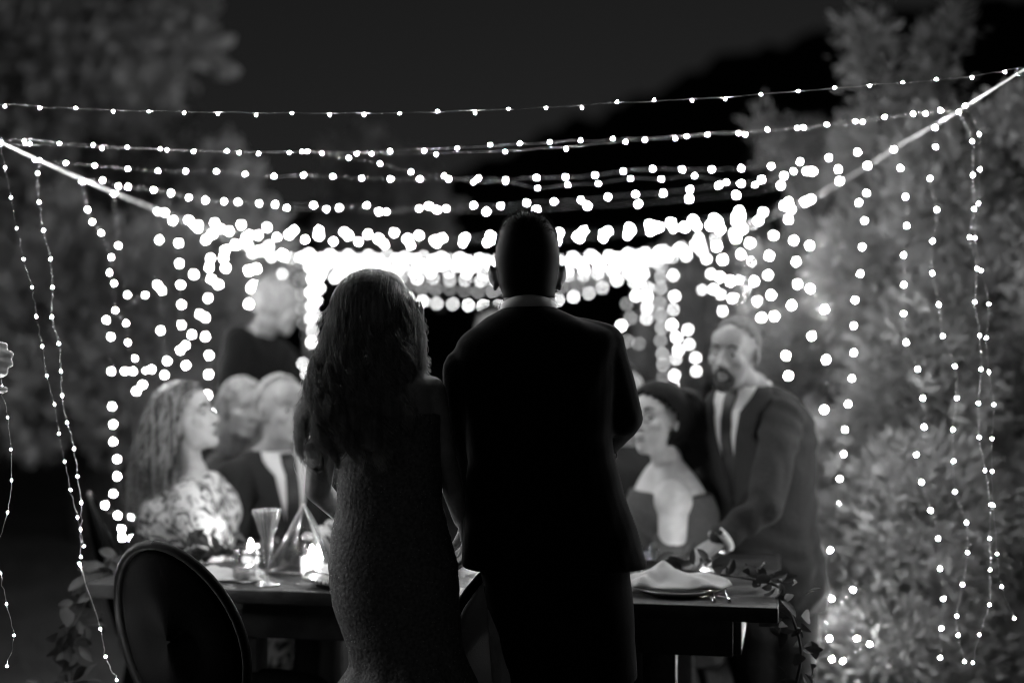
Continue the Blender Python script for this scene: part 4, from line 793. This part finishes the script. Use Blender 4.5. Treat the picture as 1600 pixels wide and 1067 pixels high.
# ================================================================ BRIDE
HBLOND = M['hair_blond']
def bride():
    DB = 3.56; Sb = DB / F
    root = empty('person', (wx(610, DB), DB, 0), 'bride seen from behind with long wavy half up hair and a fitted lace gown', 'person')
    hr = rotm(R(180), R(0)); hc = V((wx(578, DB), DB, wz(484, DB))); mb = MB(); L = head_parts(mb, tuple(hc), hr, .86, ears=False)
    px = lambda x, y, d=DB: P(x, y, d)
    mb.cap(px(592, 585), px(583, 540), .046, .045)
    outline_loft(mb, [(560, 560, 620, .05), (580, 535, 660, .07), (600, 515, 682, .08), (640, 516, 682, .085), (700, 532, 680, .085), (780, 542, 676, .075), (860, 532, 694, .09), (920, 532, 700, .10), (990, 555, 695, .08)], DB, 0)
    RS, RE, RW = px(672, 612), px(692, 715, 3.58), px(722, 812, 3.66)
    LS, LE, LW = px(512, 635), px(497, 765, 3.6), px(545, 815, 3.84)
    for a, e, w_ in ((RS, RE, RW), (LS, LE, LW)): mb.chain([a, e, w_], [.041, .034, .023])
    hand_parts(mb, RW, V((.15, .1, -1)), V((1, 0, 0)), -1, .7, .9); hand_parts(mb, LW, V((1, .5, 0)), V((0, 0, 1)), 1, .8, .9)
    for q in (598, 655): mb.chain([px(q, 960), V((wx(q, DB), DB, .45)), V((wx(q, DB), DB, .07))], [.07, .045, .035])
    mkobj('body', remesh(mb, .006, 2), M['skin'], root); face_details(root, L, hr, .95, M['skin'])
    # gown
    mb = MB(); rows = [(645, 507, 692, .105), (700, 520, 690, .105), (740, 527, 690, .10), (790, 526, 692, .095), (830, 519, 702, .108), (880, 513, 716, .125), (910, 515, 718, .13), (940, 519, 719, .13), (980, 532, 720, .122), (1000, 540, 722, .12), (1020, 545, 726, .12), (1040, 548, 733, .13), (1050, 541, 737, .14), (1067, 529, 745, .16), (1150, 490, 780, .22), (1260, 450, 830, .30), (1435, 390, 900, .42)]
    outline_loft(mb, rows, DB, 0, N=56, pw=2.1)
    me = remesh(mb, .0075, 2, .0012, 12)
    n = len(me.vertices); co = np.empty(n * 3, np.float32); me.vertices.foreach_get('co', co); co = co.reshape(-1, 3)
    lo = np.clip((wz(1000, DB) - co[:, 2]) / .3, 0, 1); a = np.arctan2(co[:, 1] - DB, co[:, 0] - wx(630, DB)); co[:, 0] += lo * .014 * np.sin(a * 13 + co[:, 2] * 3); co[:, 1] += lo * .014 * np.cos(a * 11)
    co[:, 2] = np.maximum(co[:, 2], .004)
    me.vertices.foreach_set('co', co.ravel()); me.update()
    mkobj('gown', me, M['lace'], root)
    # folds gathered above the train
    mb = MB(); mb.tube(smoothpath([px(577, 985, DB - .115), px(566, 1010, DB - .125), px(556, 1040, DB - .125), px(545, 1085, DB - .15)], 14), [.004, .010, .013, .016] * 3 + [.016, .016], 10) if False else None
    # lace beads scattered on the gown
    idx = rng.choice(n, 2600, replace=False); mbb = MB(); 
    cc = co[idx]; cc = cc[(cc[:, 1] < DB + .02) & (cc[:, 2] > .5)][:900]; r = .0016
    o6 = np.array([(1, 0, 0), (-1, 0, 0), (0, 1, 0), (0, -1, 0), (0, 0, 1), (0, 0, -1)]) * r; T8 = np.array([(0, 2, 4), (2, 1, 4), (1, 3, 4), (3, 0, 4), (2, 0, 5), (1, 2, 5), (3, 1, 5), (0, 3, 5)])
    v = (cc[:, None] + o6[None]).reshape(-1, 3); t = (np.arange(len(cc))[:, None, None] * 6 + T8[None]).reshape(-1, 3)
    tag(mkobj('lace_beads', npmesh('beads', v, t), M['china'], root), kind='stuff')
    # ---- hair: solid core, then strands
    env = [(422.5, 563, 604, .035), (426, 552, 617, .055), (434, 541, 630, .08), (451, 527, 640, .10), (467, 520, 645, .108), (484, 516, 648, .110), (501, 514, 648, .108), (518, 508, 647, .104), (535, 505, 649, .095), (560, 496, 651, .085), (600, 485, 645, .07, -.02), (650, 479, 640, .05, -.07), (700, 487, 632, .04, -.09), (730, 500, 615, .025, -.10)]
    mb = MB(); envc = [(r[0], r[1] + 3 + (14 if r[0] > 520 else 0), r[2] - 3 - (12 if r[0] > 520 else 0), r[3] * .95) + tuple(r[4:]) for r in env if r[0] <= 700]; outline_loft(mb, envc, DB, 0, N=40, pw=2.0); mkobj('hair_core', remesh(mb, .007, 2, .003, 16), HBLOND, root)
    paths = []; K = 26
    # crown: combed back from the forehead to the twist
    for i in range(1500):
        al = rng.uniform(-1.35, 1.35); be0 = 2.3 + rng.normal(0, .08); be1 = rng.uniform(-.38, -.05); ts = np.linspace(be0, be1, K)
        rx, ry, rz = .1070 + rng.normal(0, .001), .127 + rng.normal(0, .0015), .1125 + rng.normal(0, .001)
        x = rx * math.sin(al) * (1 - .12 * np.linspace(0, 1, K) ** 2); c = math.cos(al); ca = math.sqrt(max(0, 1 - (x / rx).max() ** 2)) if False else np.sqrt(np.maximum(.02, 1 - (x / rx) ** 2))
        y = -ry * ca * np.cos(ts); z = rz * ca * np.sin(ts)
        paths.append(np.stack([wx(581, DB) + x, DB + y, wz(491, DB) + z], -1))
    # long waves
    ey = [r[0] for r in env] + [760]; el_ = [r[1] for r in env] + [515]; er_ = [r[2] for r in env] + [590]
    for i in range(2300):
        u = rng.uniform(-1, 1); u = math.copysign(abs(u) ** .7, u); lk = round(u * 7 + .3 * math.sin(i)); yend = 698 + 40 * math.sin(lk * 2.7 + 1) + rng.uniform(-14, 16) - 30 * max(0, u) - (20 if u < -.9 else 0) - (40 if rng.random() < .15 else 0); ys = np.linspace(470 + rng.uniform(-10, 45), yend, K); t = np.linspace(0, 1, K)
        l = np.interp(ys, ey, el_); r = np.interp(ys, ey, er_); dp = np.interp(ys, ey, [q[3] for q in env] + [.03]); sh = np.interp(ys, ey, [q[4] if len(q) > 4 else 0 for q in env] + [-.10])
        ph = lk * 1.9; am = 3 + 19 * t; fr = 2.4 + .3 * math.sin(lk * 3)
        xx = (l + r) / 2 + u * (r - l) / 2 + am * np.sin(fr * 6.28 * t + ph + rng.normal(0, .15)) * .75 + (lk / 7 - u) * 26 * t ** 1.5 + rng.normal(0, 1.4) * t
        yy = DB + sh - dp * math.sqrt(max(0, 1 - u * u)) * 1.02 - .004 - (.006 + .03 * t) * np.cos(fr * 6.28 * t + ph) + rng.normal(0, .004)
        paths.append(np.stack([(xx - 800) * Sb, yy, CH - (ys - 533.5) * Sb], -1))
    # right side falls forward over the shoulder
    for i in range(420):
        y0 = 470 + rng.uniform(0, 40); ys = np.linspace(y0, 585 + rng.uniform(-25, 8), K); t = np.linspace(0, 1, K); q = rng.random()
        xx = 640 + 14 * q + 4 * np.sin(3 * t + q) + 16 * t ** 2 * q + (3 + 6 * t) * np.sin(2.2 * 6.28 * t + round(q * 3) * 2) * .7
        paths.append(np.stack([(xx - 800) * Sb, DB + .01 + .03 * t + rng.normal(0, .006) + .02 * q * np.ones(K), CH - (ys - 533.5) * Sb], -1))
    n1 = len(paths)
    # flyaway wisps and loose curls
    for i in range(230):
        side = rng.random() < .62; t = np.linspace(0, 1, K)
        if side: y0 = rng.uniform(470, 690); x0 = np.interp(y0, ey, el_); dx = -rng.uniform(4, 20)
        else: y0 = rng.uniform(480, 565); x0 = 652; dx = rng.uniform(4, 16)
        ln = rng.uniform(25, 75); ph = rng.uniform(0, 6); xx = x0 + dx * np.sin(t * 2.2) + 4 * np.sin(9 * t + ph) * t; ys = y0 + ln * t + 4 * np.cos(9 * t + ph) * t
        paths.append(np.stack([(xx - 800) * Sb, DB - .02 + .02 * t * math.sin(ph), CH - (ys - 533.5) * Sb], -1))
    for i in range(180):  # end curls at the left and the right-hand shoulder curl
        t = np.linspace(0, 1, K); g = i % 3
        cx, cyy, rr, tw_ = ((488, 690, 10, 1.6), (500, 722, 9, 1.5), (655, 566, 11, 1.3))[g]; ph = rng.uniform(-.5, .5)
        xx = cx - 8 + 14 * t + rr * np.cos(6.28 * tw_ * t + ph + 2) * (1 - .3 * t) + rng.normal(0, 1.5); ys = cyy - 18 + 34 * t + rr * .8 * np.sin(6.28 * tw_ * t + ph + 2) + rng.normal(0, 1.5)
        paths.append(np.stack([(xx - 800) * Sb, DB - .03 + (.04 if g == 2 else 0) + .01 * np.sin(6 * t), CH - (ys - 533.5) * Sb], -1))
    mkobj('hair', strand_mesh(paths, np.where(np.arange(len(paths)) < n1, .0010, .0008)[:, None]), HBLOND, root)
    # twisted half-up braid and pins
    for sg in (-1, 1):
        mb = MB()
        for k in (0, 1):
            pts = [px(581 + sg * (66 - 50 * t), 494 + 8 * t + 3.5 * math.sin(22 * t + k * math.pi), DB - .02 - .09 * math.sin(t * 1.5) + .006 * math.cos(22 * t + k * math.pi)) for t in np.linspace(0, 1, 24)]; mb.tube(pts, .006, 8)
        mb.obj('twisted_lock', HBLOND, root)
    mb = MB(); mb.ell(px(694, 858, 3.7), .004); mb.obj('bracelet_stone', M['watch'], root)
bride()

# ================================================================ TABLE SETTINGS
def lathe_obj(root, prof, c, m, name, n=28): mb = MB(); mb.lathe(prof, n, c); return mb.obj(name, m, root)
def flute():
    c = T(417, 914); root = empty('champagne_flute', tuple(c), 'tall cut crystal champagne flute with a flared rim at the left place setting', 'glass')
    prof = [(.030, .002), (.026, .006), (.006, .012), (.0035, .03), (.004, .055), (.009, .075), (.014, .10), (.0175, .14), (.027, .170), (.0395, .214), (.0405, .217), (.0385, .217), (.026, .171), (.0165, .14), (.012, .10), (.006, .08)]
    lathe_obj(root, prof, c, M['cut'], 'bowl', 24)
    mb = MB()
    for i in range(18):
        a = i / 18 * 6.283; cs, sn = math.cos(a), math.sin(a)
        mb.tube([c + V((cs * r, sn * r, z)) for r, z in ((.0187, .142), (.0278, .170), (.040, .212))], [.0012, .0018, .0022], 5)
        mb.tube([c + V((math.cos(a + k * .35) * r, math.sin(a + k * .35) * r, z)) for k, (r, z) in enumerate(((.0185, .140), (.0152, .11), (.011, .085)))], .0011, 5)
        mb.ell(c + V((cs * .040, sn * .040, .216)), .0028, None, 6, 4)
    mb.obj('cut_ribs', M['china'] if False else M['cut'], root)
    lathe_obj(root, [(.0, .001), (.036, .001), (.037, .003), (.03, .007), (.006, .012), (0, .013)], c, M['cut'], 'foot')
flute()
def tumbler(label, px, py, r, h, liq):
    c = T(px, py); root = empty('tumbler_glass', tuple(c), label, 'glass', 'tumblers on the table')
    lathe_obj(root, [(0, .001), (r * .92, .001), (r * .95, .006), (r, h), (r * .96, h + .001), (r * .9, .012), (0, .012)], c, M['glass'], 'glass_wall')
    if liq: lathe_obj(root, [(0, .013), (r * .88, .013), (r * .92, h * liq), (0, h * liq)], c, M['cut'], 'water')
tumbler('clear tumbler of water left of the flute', 381, 908, .035, .095, .45)
tumbler('clear tumbler beside the groom on the right half of the table', 1014, 905, .033, .088, .4)
def terrarium():
    c = T(474, 893); root = empty('glass_terrarium', tuple(c), 'brass framed pyramid terrarium of clear glass beside the bride', 'centerpiece')
    ap = c + V((0, 0, .205)); base = [c + V((x * .11, y * .11, .006)) for x, y in ((-.95, -.45), (.85, -.8), (1, .5), (-.5, .95))]; mid = c + V((.03, -.12, .06))
    mb = MB()
    for i, b in enumerate(base): mb.tube([ap, b], .0035, 6); mb.tube([b, base[(i + 1) % 4]], .0035, 6)
    mb.obj('frame', M['brass'], root, smooth=False)
    for i in range(4):
        a, b = base[i], base[(i + 1) % 4]; q = MB(); nn = (b - a).cross(ap - a).normalized() * .001
        q.add([tuple(p + nn * s) for s in (-1, 1) for p in (a, b, ap)], [(0, 1, 4, 3), (1, 2, 5, 4), (2, 0, 3, 5)], [(0, 2, 1), (3, 4, 5)]); q.obj('pane', M['glass'], root, smooth=False)
terrarium()
def candle(label, c, r, h, glass=True, name='votive_candle'):
    root = empty(name, tuple(c), label, 'candle', 'lit candles on the table')
    lathe_obj(root, [(0, .006), (r * .86, .006), (r * .88, h * .7), (r * .5, h * .68), (0, h * .68)], c, M['wax'], 'wax')
    if glass: lathe_obj(root, [(0, .001), (r, .001), (r * 1.05, h), (r * 1.0, h + .001), (r * .95, .006), (0, .006)], c, M['glass'], 'holder')
    lathe_obj(root, [(0, h * .70), (.006, h * .72), (.008, h * .72 + .012), (.004, h * .72 + .025), (0, h * .72 + .034)], c, M['flame'], 'flame', 10)
    mb = MB(); mb.tube([V(c) + V((0, 0, h * .66)), V(c) + V((0, 0, h * .72))], .001, 6); mb.obj('wick', M['tie'], root)
candle('short glowing votive candle by the charger plate beside the bride', T(487, 897), .038, .075)
candle('glowing votive candle behind the tumbler on the left', T(392, 880), .032, .06)
candle('tall pillar candle whose light shows between bride and groom', T(744, 868), .035, .20, name='pillar_candle')
candle('small votive candle behind the napkin on the right', T(1102, 884), .018, .035)
candle('small votive candle farther left behind the garland', T(330, 868), .030, .055)
def plate(label, c, r, m, beads):
    root = empty('plate', tuple(c), label, 'plate', 'plates on the table')
    lathe_obj(root, [(0, .004), (r * .6, .004), (r * .68, .010), (r, .018), (r * 1.01, .015), (r * .7, .001), (0, .001)], c, m, 'dish', 48)
    if beads:
        mb = MB(); N = 64
        for i in range(N): mb.ell(V(c) + V((math.cos(i / N * 6.283) * r, math.sin(i / N * 6.283) * r, .020)), (.006, .006, .006), None, 8, 5)
        mb.obj('beaded_rim', M['gold'], root)
pc = tw(.76, .18, .751)
plate('beaded gold charger plate at the left setting beside the bride', pc, .155, M['gold'], True)
plate('white dinner plate stacked on the beaded charger', pc + V((0, 0, .022)), .12, M['china'], False)
pr = T(1060, 925) ; plate('white plate under the crumpled napkin on the right', pr, .12, M['china'], False)
def flowers():
    c = T(505, 882); root = empty('flower_arrangement', tuple(c), 'small bunch of white roses lit by the votive beside the bride', 'flowers')
    k = 0
    for x, y, z, r in ((0, 0, .10, .032), (-.045, -.01, .085, .026), (.04, .01, .085, .03), (-.01, -.03, .07, .026), (.02, .03, .12, .025)):
        mb = MB(); cc = c + V((x, y, z))
        for j in range(14):
            a = j * 2.4; rr = r * (.25 + .75 * j / 14); mb.ell(cc + V((math.cos(a) * rr * .6, math.sin(a) * rr * .6, r * .35 * (1 - j / 14))), (r * .42, r * .14, r * .45), Matrix.Rotation(a + 1.57, 3, 'Z') @ Matrix.Rotation(.3 + j * .04, 3, 'X'), 8, 6)
        mb.obj('rose', M['petal'], root)
        mb = MB(); mb.tube([cc, V((cc.x * .3 + c.x * .7, cc.y * .3 + c.y * .7, c.z + .02))], .002, 5); mb.obj('stem', M['garl'], root)
    lathe_obj(root, [(0, .001), (.028, .001), (.034, .06), (.032, .06), (.026, .004), (0, .004)], c, M['glass'], 'vase')
flowers()
def napkin(label, c, sx, sy, h, rz, seed, n=40):
    rot = Matrix.Rotation(rz, 3, 'Z'); g = []
    for j in range(n):
        row = []
        for i in range(n):
            u, v = i / (n - 1) * 2 - 1, j / (n - 1) * 2 - 1
            q_ = h / .05; e = (max(0, 1 - u ** 4) * max(0, 1 - v ** 4)) ** .4
            z = .005 + e * q_ * (.018 * math.exp(-(1.6 * v - .5) ** 2) + .016 * max(0, 1 - abs(2.4 * (u - .1) + 1.5 * v + .3 * math.sin(seed))) + .020 * max(0, 1 - abs(3 * (u + .5) - 1.2 * v)) + .010 * noise.noise(V((u * 2.2, v * 2.2, seed))) + .007)
            z = max(z, .005); p = rot @ V((u * sx * (1 + .12 * math.sin(2 * v + seed)), v * sy * (1 + .18 * math.sin(3 * u + seed)), z)); row.append(tuple(V(c) + p))
        g.append(row)
    mb = MB(); mb.rings(np.array(g), cap=False, closed=False); o = mb.obj('napkin', M['linen']); s_ = o.modifiers.new('s', 'SOLIDIFY'); s_.thickness = .003; s_.offset = 1
    tag(o, label, 'napkin', 'linen napkins on the table')
napkin('pale crumpled linen napkin on the right near edge of the table', pr + V((.0, -.005, .018)), .13, .085, .05, R(-8), 1.3)
napkin('folded pale napkin on the left behind the black chair', T(345, 905), .12, .07, .03, R(5), 4.1)

def one_leaf(root, p, d, L, W, m, nm='leaf'):
    d = V(d).normalized(); up = V((random.uniform(-1, 1), random.uniform(-1.4, .2), random.uniform(-.2, 1))); s = d.cross(up)
    if s.length < 1e-3: s = V((1, 0, 0))
    s.normalize(); n_ = s.cross(d); vs_ = []
    rows = [(0, .04), (.15, .55), (.35, .95), (.6, 1), (.8, .7), (.94, .3), (1, .02)]
    for t, ww in rows:
        c = V(p) + d * L * t + n_ * (-.18 * L * t * t); vs_ += [c - s * ww * W * L / 2 + n_ * .006 * ww, c, c + s * ww * W * L / 2 + n_ * .006 * ww]
    q = [(i * 3 + k, i * 3 + k + 1, i * 3 + k + 4, i * 3 + k + 3) for i in range(6) for k in (0, 1)]
    me = npmesh(nm, np.array([tuple(a) for a in vs_]), np.array(q)); return mkobj(nm, me, m, root)
def garland(label, pts, n, L, spread, name='leaf_garland'):
    root = empty(name, tuple(pts[0]), label, 'garland', 'leafy garlands on the table')
    path = smoothpath(pts, 40); mb = MB(); mb.tube([V(p) for p in path], .004, 6); mb.obj('stem', M['bark'], root)
    for i in range(n):
        k = rng.uniform(0, 38.9); a = V(path[int(k)]); b = V(path[int(k) + 1]); p = a.lerp(b, k % 1); t = (b - a).normalized()
        d = t * .5 + V((rng.normal(0, .7), rng.normal(0, .7), rng.normal(.15, .5))); off = V((rng.normal(0, spread), rng.normal(0, spread), abs(rng.normal(0, spread * .6))))
        one_leaf(root, p + off, d, L * rng.uniform(.6, 1.3), rng.uniform(.38, .6), M['garl'])
garland('leafy garland along the table centre, spilling over the left end in front of the lawn', [tw(.62, .42, .775), tw(.35, .4, .785), tw(.15, .34, .79), tw(.0, .25, .785), tw(-.07, .16, .68), tw(-.1, .1, .56), tw(-.07, .05, .44), tw(-.12, .02, .36)], 170, .065, .028)
garland('leafy garland running behind the couple to the right table end and hanging down there', [tw(.7, .45, .775), tw(1.1, .45, .775), tw(1.5, .42, .78), tw(1.75, .33, .785), tw(1.95, .2, .78), tw(TL + .02, .14, .74), tw(TL + .06, .1, .62), tw(TL + .04, .06, .50), tw(TL + .06, .05, .42)], 125, .055, .026)
# fork and knife on the right
def cutlery():
    for lb, u, kind in (('steel fork lying right of the crumpled napkin', 1.80, 0), ('steel knife lying right of the crumpled napkin', 1.84, 1)):
        a, b = tw(u, .05, .7535), tw(u - .02, .25, .7535); root = empty('fork' if kind == 0 else 'knife', tuple(a), lb, 'cutlery')
        mb = MB(); mb.tube([a, a.lerp(b, .5), a.lerp(b, .75)], [.005, .003, .003], 8); mb.obj('handle', M['watch'], root)
        mb = MB()
        if kind == 0:
            for k in range(4): mb.tube([a.lerp(b, .74) , a.lerp(b, .8) + ex_ * (k - 1.5) * .005, b + ex_ * (k - 1.5) * .005], .0014, 5)
            mb.obj('tines', M['watch'], root)
        else: mb.tube([a.lerp(b, .74), a.lerp(b, .85), b], [.004, .008, .003], 8, flat=.3); mb.obj('blade', M['watch'], root)
cutlery()
print('bulbs', NB[0], 'objects', len(bpy.data.objects), 'polys', sum(len(o.data.polygons) for o in bpy.data.objects if o.type == 'MESH'))
